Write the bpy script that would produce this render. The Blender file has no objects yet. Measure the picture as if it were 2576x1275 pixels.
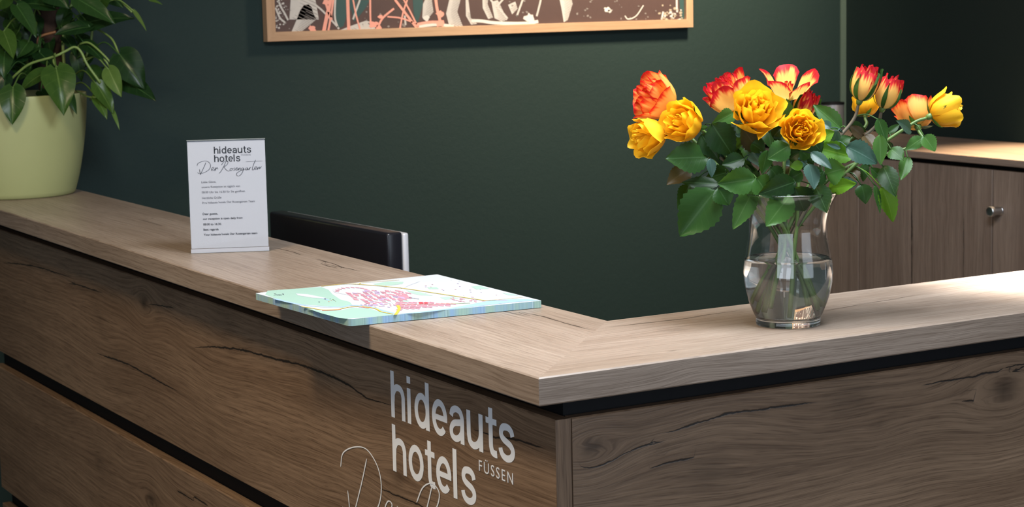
import bpy, bmesh, math, random
import numpy as np
from mathutils import Vector, Matrix

# ------------------------------------------------------------------ camera
SC = bpy.context.scene
COL = SC.collection
IW, IH = 2576.0, 1275.0
FPX = 4889.6
YAW, PITCH, ROLL = 0.52207, 0.13390, -0.02149
HT = 1.10                                        # height of the counter top
CAM = np.array([-1.21876, -2.05828, HT + 0.48007])
_F = np.array([math.sin(YAW)*math.cos(PITCH), math.cos(YAW)*math.cos(PITCH), -math.sin(PITCH)])
_R0 = np.array([math.cos(YAW), -math.sin(YAW), 0.0])
_U0 = np.cross(_R0, _F)
_R = math.cos(ROLL)*_R0 + math.sin(ROLL)*_U0
_U = -math.sin(ROLL)*_R0 + math.cos(ROLL)*_U0
cd = bpy.data.cameras.new('camera')
cam = bpy.data.objects.new('camera', cd); COL.objects.link(cam)
cd.sensor_width = 36.0; cd.sensor_fit = 'HORIZONTAL'; cd.lens = FPX/IW*36.0
cd.clip_start = 0.05; cd.clip_end = 60
cam.matrix_world = Matrix(((_R[0], _U[0], -_F[0], CAM[0]), (_R[1], _U[1], -_F[1], CAM[1]),
                           (_R[2], _U[2], -_F[2], CAM[2]), (0, 0, 0, 1)))
cd.dof.use_dof = True; cd.dof.focus_distance = 2.95; cd.dof.aperture_fstop = 15.0
SC.camera = cam

# ------------------------------------------------------------------ world, lights, exposure
wd = bpy.data.worlds.new('world'); SC.world = wd; wd.use_nodes = True
bg = wd.node_tree.nodes['Background']
bg.inputs[0].default_value = (0.80, 0.88, 1.0, 1); bg.inputs[1].default_value = 0.10
SC.view_settings.view_transform = 'Standard'; SC.view_settings.look = 'None'
SC.view_settings.exposure = 0.0; SC.view_settings.gamma = 1.0
SC.view_settings.use_curve_mapping = False

def light(name, kind, loc, target, power, color, size=0.2, size_y=None, spot=None, blend=0.6):
    ld = bpy.data.lights.new(name, kind); ld.energy = power; ld.color = color
    if kind == 'AREA':
        ld.shape = 'RECTANGLE' if size_y else 'DISK'; ld.size = size
        if size_y: ld.size_y = size_y
    else:
        ld.shadow_soft_size = size
    if spot: ld.spot_size = math.radians(spot); ld.spot_blend = blend
    o = bpy.data.objects.new(name, ld); COL.objects.link(o); o.location = loc
    o.rotation_euler = (Vector(target) - Vector(loc)).to_track_quat('-Z', 'Y').to_euler()
    return o
# daylight from the lobby windows behind the camera
light('window_light', 'AREA', (-3.3, -3.6, 1.55), (0.3, 0.8, 1.1), 92, (0.78, 0.88, 1.0), 4.2, 2.1)
light('second_window_light', 'AREA', (1.7, -4.0, 1.6), (0.4, 0.6, 1.1), 34, (0.76, 0.87, 1.0), 2.2, 2.0)
# ceiling lamps, with one added spot for the counter end
light('ceiling_lamp', 'AREA', (0.45, -0.15, 2.66), (0.45, 0.0, 0), 76, (0.84, 0.92, 1.0), 0.8, 0.8)
light('ceiling_lamp_guest_side', 'AREA', (-0.95, 0.65, 2.66), (-0.75, 0.65, 0), 42, (1.0, 0.80, 0.54), 0.50)
light('picture_spot', 'SPOT', (2.34, 2.10, 2.62), (2.15, 3.02, 1.85), 330, (1.0, 0.80, 0.56), 0.13, spot=92, blend=1.0)
light('added_counter_spot', 'SPOT', (1.27, 0.36, 2.62), (1.27, 0.24, 1.10), 1350, (1.0, 0.97, 0.93), 0.05, spot=33, blend=1.0)  # added spot, stands in for a lamp's reflection on the counter end
light('cabinet_spot', 'SPOT', (2.78, 1.66, 2.62), (2.78, 1.72, 1.10), 950, (1.0, 0.74, 0.46), 0.05, spot=44, blend=1.0)

# ------------------------------------------------------------------ helpers
def ray(q):
    return _F + _R*((q[0]-IW/2)/FPX) - _U*((q[1]-IH/2)/FPX)
def on_plane(q, ax, val):
    d = ray(q); t = (val - CAM[ax])/d[ax]; return CAM + t*d
def at_depth(q, depth):
    return CAM + ray(q)*depth
def cdir(r, u, t):                      # right / up / toward the viewer, as a world direction
    v = _R*r + _U*u - _F*t; return v/np.linalg.norm(v)

def tag(o, label=None, cat=None, group=None, kind=None):
    if label: o['label'] = label
    if cat: o['category'] = cat
    if group: o['group'] = group
    if kind: o['kind'] = kind
    return o
def empty(name, loc=(0, 0, 0)):
    o = bpy.data.objects.new(name, None); COL.objects.link(o); o.location = Vector(loc)
    o.empty_display_size = 0.05
    return o
def link(name, me, mat=None, parent=None, smooth=False):
    o = bpy.data.objects.new(name, me); COL.objects.link(o)
    if mat is not None:
        for m in (mat if isinstance(mat, (list, tuple)) else [mat]): me.materials.append(m)
    if smooth: me.polygons.foreach_set('use_smooth', [True]*len(me.polygons))
    if parent is not None:
        o.parent = parent; o.matrix_parent_inverse = Matrix.Translation(-Vector(parent.location))
    return o
def mesh(name, verts, faces):
    me = bpy.data.meshes.new(name); me.from_pydata([tuple(map(float, v)) for v in verts], [], faces); me.update(); return me
def box_mesh(name, x0, x1, y0, y1, z0, z1, bev=0.0, seg=2):
    bm = bmesh.new(); bmesh.ops.create_cube(bm, size=1.0)
    for v in bm.verts:
        v.co = Vector(((x0+x1)/2 + v.co.x*(x1-x0), (y0+y1)/2 + v.co.y*(y1-y0), (z0+z1)/2 + v.co.z*(z1-z0)))
    if bev: bmesh.ops.bevel(bm, geom=bm.edges[:], offset=bev, segments=seg, affect='EDGES', profile=0.5)
    me = bpy.data.meshes.new(name); bm.to_mesh(me); bm.free(); return me
def lathe_mesh(name, prof, n=64, closed=False):
    vs, fs = [], []
    m = len(prof)
    for r, z in prof:
        for k in range(n):
            a = 2*math.pi*k/n; vs.append((r*math.cos(a), r*math.sin(a), z))
    for i in range(m if closed else m-1):
        j = (i+1) % m
        for k in range(n):
            fs.append((i*n+k, i*n+(k+1) % n, j*n+(k+1) % n, j*n+k))
    me = mesh(name, vs, fs)
    bm = bmesh.new(); bm.from_mesh(me)
    bmesh.ops.remove_doubles(bm, verts=bm.verts, dist=1e-6)
    bmesh.ops.recalc_face_normals(bm, faces=bm.faces); bm.to_mesh(me); bm.free()
    return me
def tube_geo(pts, radii, n=8, v0=0):
    pts = [np.asarray(p, float) for p in pts]; vs, fs = [], []
    up = np.array([0.13, 0.27, 0.95]); prev = None
    for i, p in enumerate(pts):
        t = pts[min(i+1, len(pts)-1)] - pts[max(i-1, 0)]; t = t/(np.linalg.norm(t)+1e-12)
        if prev is None:
            a = np.cross(t, up); 
            if np.linalg.norm(a) < 1e-3: a = np.cross(t, (1, 0, 0))
        else: a = prev - t*(prev@t)
        a = a/np.linalg.norm(a); prev = a; b = np.cross(t, a)
        r = radii[i] if hasattr(radii, '__len__') else radii
        for k in range(n):
            th = 2*math.pi*k/n; vs.append(p + r*(a*math.cos(th) + b*math.sin(th)))
    for i in range(len(pts)-1):
        for k in range(n):
            fs.append((v0+i*n+k, v0+i*n+(k+1) % n, v0+(i+1)*n+(k+1) % n, v0+(i+1)*n+k))
    fs.append(tuple(v0+k for k in range(n))[::-1]); fs.append(tuple(v0+(len(pts)-1)*n+k for k in range(n)))
    return vs, fs
def catmull(pts, m=6):
    P = [np.asarray(p, float) for p in pts]; P = [2*P[0]-P[1]] + P + [2*P[-1]-P[-2]]; out = []
    for i in range(1, len(P)-2):
        for k in range(m):
            t = k/m; a, b, c, d = P[i-1], P[i], P[i+1], P[i+2]
            out.append(0.5*(2*b + (c-a)*t + (2*a-5*b+4*c-d)*t*t + (3*b-a-3*c+d)*t**3))
    out.append(P[-2]); return out

# ------------------------------------------------------------------ materials
def newmat(name):
    m = bpy.data.materials.new(name); m.use_nodes = True; nt = m.node_tree
    b = nt.nodes['Principled BSDF']; return m, nt, b
def N(nt, t, **kw):
    n = nt.nodes.new(t)
    for k, v in kw.items(): setattr(n, k, v)
    return n
def mth(nt, op, a, b=None, c=None, clamp=False):
    n = nt.nodes.new('ShaderNodeMath'); n.operation = op; n.use_clamp = clamp
    for i, x in enumerate((a, b, c)):
        if x is None: continue
        if isinstance(x, (int, float)): n.inputs[i].default_value = x
        else: nt.links.new(x, n.inputs[i])
    return n.outputs[0]
def mix(nt, fac, a, b, mode='MIX'):
    n = nt.nodes.new('ShaderNodeMix'); n.data_type = 'RGBA'; n.blend_type = mode; n.clamp_factor = True
    for s, x in ((0, fac), (6, a), (7, b)):
        if isinstance(x, (int, float)): n.inputs[s].default_value = x
        elif isinstance(x, tuple): n.inputs[s].default_value = (*x[:3], 1)
        else: nt.links.new(x, n.inputs[s])
    return n.outputs[2]
def vec(nt, x, y, z=0.0):
    n = nt.nodes.new('ShaderNodeCombineXYZ')
    for i, v in enumerate((x, y, z)):
        if isinstance(v, (int, float)): n.inputs[i].default_value = v
        else: nt.links.new(v, n.inputs[i])
    return n.outputs[0]
def noise(nt, v, scale=1.0, detail=2.0, rough=0.5, dist=0.0):
    n = nt.nodes.new('ShaderNodeTexNoise'); n.inputs['Scale'].default_value = scale
    n.inputs['Detail'].default_value = detail; n.inputs['Roughness'].default_value = rough
    n.inputs['Distortion'].default_value = dist
    if v is not None: nt.links.new(v, n.inputs['Vector'])
    return n.outputs[0]
def ramp(nt, f, stops):
    n = nt.nodes.new('ShaderNodeValToRGB'); cr = n.color_ramp
    while len(cr.elements) < len(stops): cr.elements.new(0.5)
    for e, (p, c) in zip(cr.elements, stops): e.position = p; e.color = (*c, 1)
    nt.links.new(f, n.inputs[0]); return n.outputs[0]
def sstep(nt, x, a, b):
    n = nt.nodes.new('ShaderNodeMapRange'); n.interpolation_type = 'SMOOTHSTEP'
    n.inputs[1].default_value = a; n.inputs[2].default_value = b; nt.links.new(x, n.inputs[0]); return n.outputs[0]
def bump(nt, bsdf, h, strength=0.2, dist=0.001):
    n = nt.nodes.new('ShaderNodeBump'); n.inputs['Strength'].default_value = strength
    n.inputs['Distance'].default_value = dist; nt.links.new(h, n.inputs['Height']); nt.links.new(n.outputs[0], bsdf.inputs['Normal'])
def plain(name, col, rough=0.5, metal=0.0, spec=0.5, grain=0.0):
    m, nt, b = newmat(name)
    b.inputs['Roughness'].default_value = rough; b.inputs['Metallic'].default_value = metal
    b.inputs['Specular IOR Level'].default_value = spec
    g = noise(nt, N(nt, 'ShaderNodeTexCoord').outputs['Object'], 60, 3)
    c = mix(nt, g, tuple(x*(1-grain) for x in col), tuple(min(1, x*(1+grain)) for x in col))
    nt.links.new(c, b.inputs['Base Color']); return m

def wood_mat(name, lo, hi, dark, seed=0.0, rough=0.42, contrast=1.0, ringf=95.0):
    m, nt, b = newmat(name)
    a = N(nt, 'ShaderNodeAttribute', attribute_name='wg'); sp = N(nt, 'ShaderNodeSeparateXYZ'); nt.links.new(a.outputs['Vector'], sp.inputs[0])
    al, s, sd = sp.outputs
    k = N(nt, 'ShaderNodeAttribute', attribute_name='crack'); kp = N(nt, 'ShaderNodeSeparateXYZ'); nt.links.new(k.outputs['Vector'], kp.inputs[0])
    cdist, cstr, knot = kp.outputs
    sd = mth(nt, 'ADD', sd, seed)
    w = mth(nt, 'SUBTRACT', noise(nt, vec(nt, mth(nt, 'MULTIPLY', al, 2.2), mth(nt, 'MULTIPLY', s, 5.0), sd), 1.0, 2), 0.5)
    s2 = mth(nt, 'ADD', s, mth(nt, 'MULTIPLY', w, 0.038))
    w2 = mth(nt, 'SUBTRACT', noise(nt, vec(nt, mth(nt, 'MULTIPLY', al, 14.0), mth(nt, 'MULTIPLY', s, 30.0), sd), 1.0, 1), 0.5)
    s3 = mth(nt, 'ADD', s2, mth(nt, 'MULTIPLY', w2, 0.0016))
    tone = noise(nt, vec(nt, mth(nt, 'MULTIPLY', al, 1.6), mth(nt, 'MULTIPLY', s2, 16.0), sd), 1.0, 3)
    streak = noise(nt, vec(nt, mth(nt, 'MULTIPLY', al, 3.6), mth(nt, 'MULTIPLY', s3, 215.0), sd), 1.0, 3, 0.6)
    fine = noise(nt, vec(nt, mth(nt, 'MULTIPLY', al, 15.0), mth(nt, 'MULTIPLY', s3, 520.0), sd), 1.0, 2, 0.6)
    ph = mth(nt, 'ADD', mth(nt, 'MULTIPLY', s3, ringf*6.283), mth(nt, 'MULTIPLY', tone, 14.0))
    ring = mth(nt, 'MULTIPLY_ADD', mth(nt, 'SINE', ph), 0.5, 0.5)
    c = ramp(nt, tone, [(0.30, lo), (0.70, hi)])
    c = mix(nt, mth(nt, 'MULTIPLY', sstep(nt, streak, 0.46, 0.70), 0.46*contrast), c, dark)
    c = mix(nt, mth(nt, 'MULTIPLY', ring, 0.22*contrast), c, dark)
    c = mix(nt, mth(nt, 'MULTIPLY', sstep(nt, fine, 0.50, 0.70), 0.55*contrast), c, dark)
    c = mix(nt, mth(nt, 'MULTIPLY', sstep(nt, fine, 0.46, 0.28), 0.16*contrast), c, tuple(min(1, x*1.7) for x in hi))
    # knots and drying cracks
    c = mix(nt, mth(nt, 'MULTIPLY', knot, 0.85, clamp=True), c, tuple(x*0.25 for x in dark))
    jit = mth(nt, 'MULTIPLY', mth(nt, 'SUBTRACT', noise(nt, vec(nt, mth(nt, 'MULTIPLY', al, 45.0), mth(nt, 'MULTIPLY', s, 45.0), sd), 1.0, 3, 0.65), 0.5), 0.0065)
    dd = mth(nt, 'ABSOLUTE', mth(nt, 'ADD', cdist, jit))
    wv = mth(nt, 'MULTIPLY', cstr, mth(nt, 'MULTIPLY', noise(nt, vec(nt, mth(nt, 'MULTIPLY', al, 22.0), 0.0, sd), 1.0, 2), 0.0046))
    core = mth(nt, 'SUBTRACT', 1.0, sstep(nt, mth(nt, 'DIVIDE', dd, mth(nt, 'ADD', wv, 0.00002)), 0.3, 1.0))
    core = mth(nt, 'MULTIPLY', core, sstep(nt, cstr, 0.08, 0.35))
    halo = mth(nt, 'MULTIPLY', mth(nt, 'SUBTRACT', 1.0, sstep(nt, dd, 0.0, 0.007)), mth(nt, 'MULTIPLY', cstr, 0.35))
    c = mix(nt, halo, c, dark)
    c = mix(nt, mth(nt, 'MULTIPLY', core, 0.93), c, (0.012, 0.009, 0.008))
    nt.links.new(c, b.inputs['Base Color'])
    b.inputs['Roughness'].default_value = rough
    nt.links.new(mth(nt, 'MULTIPLY_ADD', streak, 0.16, rough-0.08), b.inputs['Roughness'])
    hgt = mth(nt, 'SUBTRACT', mth(nt, 'SUBTRACT', 1.0, mth(nt, 'ADD', mth(nt, 'MULTIPLY', fine, 0.7), mth(nt, 'MULTIPLY', streak, 0.3))), mth(nt, 'MULTIPLY', core, 0.8))
    bump(nt, b, hgt, 0.30, 0.0012)
    return m
OAK = wood_mat('oak_decor', (0.176, 0.110, 0.068), (0.280, 0.185, 0.118), (0.066, 0.036, 0.020), rough=0.38)
OAK_TOP = wood_mat('oak_decor_worktop', (0.225, 0.168, 0.128), (0.330, 0.262, 0.212), (0.105, 0.068, 0.046), 0.0, 0.38, 0.85)  # lighter oak; the cool sheen of the top is put into its grey
OAK_CAB = wood_mat('oak_cabinet', (0.200, 0.145, 0.115), (0.310, 0.235, 0.190), (0.110, 0.075, 0.058), 7.0, 0.5, 0.75, 40)
ASH = wood_mat('frame_wood', (0.42, 0.26, 0.155), (0.52, 0.345, 0.215), (0.30, 0.165, 0.09), 3.0, 0.5, 0.55, 60)

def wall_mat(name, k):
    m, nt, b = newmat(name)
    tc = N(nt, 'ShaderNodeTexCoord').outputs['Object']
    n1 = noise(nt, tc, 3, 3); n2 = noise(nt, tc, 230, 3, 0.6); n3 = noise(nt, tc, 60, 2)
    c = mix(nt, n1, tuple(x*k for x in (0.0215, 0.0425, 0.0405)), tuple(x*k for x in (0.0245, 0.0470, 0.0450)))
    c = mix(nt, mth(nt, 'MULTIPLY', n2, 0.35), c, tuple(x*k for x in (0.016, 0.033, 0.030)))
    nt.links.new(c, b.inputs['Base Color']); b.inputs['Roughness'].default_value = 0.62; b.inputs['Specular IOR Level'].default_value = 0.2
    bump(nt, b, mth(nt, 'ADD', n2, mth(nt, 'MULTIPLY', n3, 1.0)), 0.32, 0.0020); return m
WALL = wall_mat('green_wall_paint', 0.78); WALL_SHADED = wall_mat('shaded_green_wall_paint', 0.46)  # second is the same green with the right wall's shade put in
BLACK = plain('black_laminate', (0.005, 0.005, 0.006), 0.6, 0.0, 0.2, grain=0.2)
BLACK_GLOSS = plain('black_plastic', (0.012, 0.012, 0.016), 0.22, grain=0.1)
SILVER = plain('silver_plastic', (0.62, 0.62, 0.66), 0.35, 0.2, grain=0.03)
CHROME = plain('brushed_metal', (0.55, 0.55, 0.56), 0.28, 1.0, grain=0.05)
PAPER = plain('white_paper', (0.375, 0.375, 0.425), 0.6, grain=0.02)
INK = plain('black_ink', (0.010, 0.011, 0.015), 0.7, 0.0, 0.1)
INK_GREY = plain('grey_ink', (0.04, 0.04, 0.05), 0.7, 0.0, 0.1)
VINYL = plain('white_vinyl', (0.78, 0.80, 0.84), 0.42, grain=0.02)
FLOORM = plain('floor_brown', (0.10, 0.08, 0.065), 0.5, grain=0.2)
CEILM = plain('ceiling_white', (0.75, 0.74, 0.72), 0.8, grain=0.02)
SOIL = plain('soil', (0.018, 0.012, 0.008), 0.95, grain=0.5)
CUPM = plain('grey_metal_cup', (0.30, 0.30, 0.31), 0.38, 0.6, grain=0.1)

def glass_mat(name, ior, tint=(1, 1, 1), rough=0.0):
    m, nt, b = newmat(name)
    b.inputs['Base Color'].default_value = (*tint, 1); b.inputs['Transmission Weight'].default_value = 1.0
    b.inputs['IOR'].default_value = ior; b.inputs['Roughness'].default_value = rough; return m
GLASS = glass_mat('clear_glass', 1.48, (0.985, 0.995, 0.99))
WATER = glass_mat('water', 1.33, (0.97, 0.985, 0.975)); WATER.node_tree.nodes['Principled BSDF'].inputs['Transmission Weight'].default_value = 0.95
def acryl():
    m, nt, b = newmat('clear_acrylic'); out = nt.nodes['Material Output']
    t = N(nt, 'ShaderNodeBsdfTransparent'); g = N(nt, 'ShaderNodeBsdfGlossy'); g.inputs['Roughness'].default_value = 0.05
    t.inputs[0].default_value = (0.97, 0.98, 0.98, 1)
    f = N(nt, 'ShaderNodeValue'); f.outputs[0].default_value = 0.006
    x = N(nt, 'ShaderNodeMixShader'); nt.links.new(f.outputs[0], x.inputs[0]); nt.links.new(t.outputs[0], x.inputs[1]); nt.links.new(g.outputs[0], x.inputs[2])
    nt.links.new(x.outputs[0], out.inputs[0]); return m
ACRYL = acryl()

def pot_mat():
    m, nt, b = newmat('pale_green_ceramic')
    tc = N(nt, 'ShaderNodeTexCoord').outputs['Object']
    c = mix(nt, noise(nt, tc, 9, 3), (0.34, 0.365, 0.165), (0.375, 0.395, 0.185))
    nt.links.new(c, b.inputs['Base Color']); b.inputs['Roughness'].default_value = 0.42
    bump(nt, b, noise(nt, tc, 260, 2), 0.08, 0.001); return m
POT = pot_mat()

def leaf_mat(name, lo, hi, vein, rough=0.38, trans=0.25, veins=9.0, spec=0.22):
    m, nt, b = newmat(name); out = nt.nodes['Material Output']
    uv = N(nt, 'ShaderNodeUVMap', uv_map='UVMap'); sp = N(nt, 'ShaderNodeSeparateXYZ'); nt.links.new(uv.outputs[0], sp.inputs[0])
    u, v = sp.outputs[0], sp.outputs[1]
    au = mth(nt, 'ABSOLUTE', mth(nt, 'MULTIPLY_ADD', u, 2.0, -1.0))
    tc = N(nt, 'ShaderNodeTexCoord').outputs['Object']; oi = N(nt, 'ShaderNodeObjectInfo')
    nz = noise(nt, tc, 55, 3)
    c = mix(nt, sstep(nt, mth(nt, 'ADD', mth(nt, 'MULTIPLY', nz, 0.5), mth(nt, 'MULTIPLY', oi.outputs['Random'], 0.6)), 0.2, 0.85), lo, hi)
    side = mth(nt, 'SINE', mth(nt, 'MULTIPLY', mth(nt, 'SUBTRACT', v, mth(nt, 'MULTIPLY', au, 0.22)), veins*6.283))
    sv = sstep(nt, side, 0.90, 1.0)
    mid = mth(nt, 'SUBTRACT', 1.0, sstep(nt, au, 0.02, 0.07))
    c = mix(nt, mth(nt, 'MULTIPLY', sv, 0.10), c, vein); c = mix(nt, mth(nt, 'MULTIPLY', mid, 0.55), c, vein)
    nt.links.new(c, b.inputs['Base Color']); b.inputs['Roughness'].default_value = rough; b.inputs['Specular IOR Level'].default_value = spec
    bump(nt, b, mth(nt, 'SUBTRACT', nz, mth(nt, 'ADD', sv, mid)), 0.10, 0.0008)
    tr = N(nt, 'ShaderNodeBsdfTranslucent'); nt.links.new(mix(nt, 0.35, c, (0.25, 0.45, 0.02)), tr.inputs[0])
    x = N(nt, 'ShaderNodeMixShader'); x.inputs[0].default_value = trans
    nt.links.new(b.outputs[0], x.inputs[1]); nt.links.new(tr.outputs[0], x.inputs[2]); nt.links.new(x.outputs[0], out.inputs[0])
    return m
LEAF_D = leaf_mat('rose_leaf_dark', (0.006, 0.022, 0.005), (0.018, 0.056, 0.012), (0.045, 0.095, 0.035), spec=0.15)
LEAF_M = leaf_mat('rose_leaf_green', (0.020, 0.066, 0.013), (0.044, 0.115, 0.024), (0.09, 0.17, 0.055), spec=0.15)
LEAF_B = leaf_mat('rose_leaf_bluish', (0.024, 0.060, 0.044), (0.052, 0.100, 0.082), (0.09, 0.15, 0.125), 0.30)
LEAF_F = leaf_mat('rose_leaf_fresh', (0.070, 0.190, 0.010), (0.120, 0.270, 0.018), (0.20, 0.36, 0.04), 0.42, 0.4)
LEAF_R = leaf_mat('rose_leaf_reddish', (0.060, 0.035, 0.020), (0.085, 0.060, 0.028), (0.11, 0.08, 0.05))
POTH_D = leaf_mat('vine_leaf_dark', (0.009, 0.030, 0.009), (0.022, 0.060, 0.014), (0.07, 0.15, 0.04), 0.27, 0.2, 5)
POTH_M = leaf_mat('vine_leaf_green', (0.024, 0.066, 0.013), (0.055, 0.112, 0.019), (0.15, 0.24, 0.06), 0.27, 0.25, 5)
POTH_L = leaf_mat('vine_leaf_light', (0.075, 0.150, 0.030), (0.12, 0.20, 0.045), (0.25, 0.36, 0.11), 0.3, 0.3, 5)
STEM_G = plain('green_stem', (0.085, 0.150, 0.030), 0.5, grain=0.35)
STEM_B = plain('brown_stem', (0.105, 0.085, 0.055), 0.55, grain=0.35)
VINE = plain('vine_stem', (0.16, 0.24, 0.06), 0.45, grain=0.3)
VINE_R = plain('reddish_vine_stem', (0.20, 0.085, 0.03), 0.5, grain=0.3)
MOSS = plain('moss_pole_fibre', (0.030, 0.014, 0.008), 0.95, grain=0.6)

def petal_mat(name, base, tip, edge=None, edge2=None, shift=0.0):
    m, nt, b = newmat(name); out = nt.nodes['Material Output']
    uv = N(nt, 'ShaderNodeUVMap', uv_map='UVMap'); sp = N(nt, 'ShaderNodeSeparateXYZ'); nt.links.new(uv.outputs[0], sp.inputs[0])
    u, v = sp.outputs[0], sp.outputs[1]
    au = mth(nt, 'ABSOLUTE', mth(nt, 'MULTIPLY_ADD', u, 2.0, -1.0))
    oi = N(nt, 'ShaderNodeObjectInfo').outputs['Random']
    nz = noise(nt, vec(nt, mth(nt, 'MULTIPLY', u, 9.0), mth(nt, 'MULTIPLY', v, 1.6), mth(nt, 'MULTIPLY', oi, 37.0)), 1.0, 3)
    c = mix(nt, sstep(nt, mth(nt, 'ADD', v, mth(nt, 'MULTIPLY', nz, 0.4)), 0.15, 0.95), base, tip)
    if edge:
        e = mth(nt, 'MAXIMUM', mth(nt, 'MULTIPLY', mth(nt, 'POWER', au, 3.0), mth(nt, 'MULTIPLY_ADD', v, 0.9, 0.1)), mth(nt, 'POWER', v, 2.4))
        e = mth(nt, 'ADD', e, mth(nt, 'MULTIPLY', mth(nt, 'SUBTRACT', nz, 0.5+shift), 0.95))
        c = mix(nt, sstep(nt, e, 0.42, 0.80), c, edge2); c = mix(nt, sstep(nt, e, 0.62, 0.95), c, edge)
    nt.links.new(c, b.inputs['Base Color']); b.inputs['Roughness'].default_value = 0.55; b.inputs['Specular IOR Level'].default_value = 0.3
    bump(nt, b, noise(nt, vec(nt, mth(nt, 'MULTIPLY', u, 60.0), mth(nt, 'MULTIPLY', v, 4.0), oi), 1.0, 2), 0.15, 0.0006)
    tr = N(nt, 'ShaderNodeBsdfTranslucent'); nt.links.new(c, tr.inputs[0])
    x = N(nt, 'ShaderNodeMixShader'); x.inputs[0].default_value = 0.38
    nt.links.new(b.outputs[0], x.inputs[1]); nt.links.new(tr.outputs[0], x.inputs[2]); nt.links.new(x.outputs[0], out.inputs[0]); return m
PET_Y = petal_mat('yellow_petal', (0.84, 0.38, 0.008), (0.90, 0.54, 0.018))
PET_R = petal_mat('red_edged_petal', (0.90, 0.66, 0.20), (0.95, 0.58, 0.14), (0.46, 0.006, 0.016), (0.72, 0.035, 0.025))
PET_O = petal_mat('orange_petal', (0.95, 0.58, 0.10), (0.95, 0.44, 0.10), (0.62, 0.014, 0.010), (0.92, 0.20, 0.04), 0.05)

# ------------------------------------------------------------------ wooden boards
def board(name, axis, a0, a1, c1, c2, mat, parent, mitre=None, bev=0.0018, da=0.012, dc=0.007,
          cracks=(), knots=(), seed=0.0, off=0.0, mitre_end=None):
    """A board with the grain along `axis`; c1, c2 = ranges on the two cross axes.  Stores grain coordinates."""
    p0, p1 = c1; q0, q1 = c2; prof = []
    def edge(pa, qa, pb, qb):
        n = max(1, int(round(math.hypot(pb-pa, qb-qa)/dc)))
        for i in range(n+1): prof.append((pa+(pb-pa)*i/n, qa+(qb-qa)*i/n))
    b = bev
    edge(p0+b, q1, p1-b, q1); edge(p1, q1-b, p1, q0+b); edge(p1-b, q0, p0+b, q0); edge(p0, q0+b, p0, q1-b)
    prof = np.array(prof); m = len(prof); n = max(2, int((a1-a0)/da))
    ts = np.linspace(0, 1, n+1)
    st = np.full(m, a0) if mitre is None else np.array([mitre(*q) for q in prof])
    en = np.full(m, a1) if mitre_end is None else np.array([mitre_end(*q) for q in prof])
    A = st[None, :] + (en-st)[None, :]*ts[:, None]
    P = np.broadcast_to(prof[None, :, 0], A.shape); Q = np.broadcast_to(prof[None, :, 1], A.shape)
    if axis == 'y': V = np.stack([P, A, Q], -1)
    elif axis == 'x': V = np.stack([A, P, Q], -1)
    else: V = np.stack([P, Q, A], -1)
    V = V.reshape(-1, 3); al = A.ravel(); ac = (P - (Q - HT)).ravel() if axis != 'z' else (P - Q).ravel()
    fs = []
    for i in range(n):
        for k in range(m):
            k2 = (k+1) % m; fs.append((i*m+k, i*m+k2, (i+1)*m+k2, (i+1)*m+k))
    fs.append(tuple(range(m))[::-1]); fs.append(tuple(n*m+k for k in range(m)))
    me = mesh(name, V, fs)
    bm = bmesh.new(); bm.from_mesh(me); bmesh.ops.recalc_face_normals(bm, faces=bm.faces); bm.to_mesh(me); bm.free()
    s = ac.copy() + off; kn = np.zeros_like(al)
    for (kl, kc, r, amp) in knots:
        dl = (al-kl)/(2.6*r); dq = (ac-kc)/r
        s = s - amp*r*np.tanh(dq*1.6)*np.exp(-dl*dl - 0.12*dq*dq)
        rr = np.hypot((al-kl)/1.5, ac-kc)/(0.42*r); kn = np.maximum(kn, np.exp(-rr*rr)*min(1.0, abs(amp)))
    cr_d = np.full_like(al, 1.0); cr_s = np.zeros_like(al)
    best = np.full_like(al, 1e9)
    for pts, w in cracks:
        pts = sorted(pts); xs = np.array([q[0] for q in pts]); ys = np.array([q[1] for q in pts])
        d = ac - np.interp(al, xs, ys); L = xs[-1]-xs[0]
        tap = np.clip(np.minimum(al-xs[0], xs[-1]-al)/(0.22*L), 0, 1)
        d2 = np.where((al < xs[0]) | (al > xs[-1]), 1e3, np.abs(d))
        sel = d2 < best; best = np.where(sel, d2, best)
        cr_d = np.where(sel, d, cr_d); cr_s = np.where(sel, w*tap*np.exp(-(np.clip(d2, 0, 1)/0.016)**2), cr_s)
    at = me.attributes.new('wg', 'FLOAT_VECTOR', 'POINT'); at.data.foreach_set('vector', np.stack([al, s, np.full_like(al, seed)], -1).ravel())
    at = me.attributes.new('crack', 'FLOAT_VECTOR', 'POINT'); at.data.foreach_set('vector', np.stack([cr_d, cr_s, kn], -1).ravel())
    return link(name, me, mat, parent)

def px_crack(pts, plane, w=1.0, along=1, cross=0):
    """Crack polyline seen in the photograph, brought onto the surface it lies in -> (along, across)."""
    ax, val = plane; out = []
    for q in pts:
        P = on_plane(q, ax, val); out.append((P[along], P[cross] - (P[2]-HT)))
    return (out, w)
def zc(pts, s, ox, oy): return [(ox+x/s, oy+y/s) for x, y in pts]

# ------------------------------------------------------------------ room shell
WY, WX = 3.02, 3.00
def slab(name, *a): return tag(link(name, box_mesh(name, *a[:6]), a[6]), kind='structure')
slab('floor', -5.0, WX+0.1, -5.0, WY+0.1, -0.06, 0.0, FLOORM)
slab('ceiling', -5.0, WX+0.1, -5.0, WY+0.1, 2.72, 2.80, CEILM)
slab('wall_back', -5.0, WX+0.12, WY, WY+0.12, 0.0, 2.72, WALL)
slab('wall_right', WX, WX+0.12, -5.0, WY, 0.0, 2.72, WALL_SHADED)
TRIM = plain('corner_trim_paint', (0.085, 0.125, 0.100), 0.5, grain=0.05)
slab('trim_1', WX-0.022, WX-0.0005, WY-0.006, WY-0.0002, 0.0, 2.72, TRIM)

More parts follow.
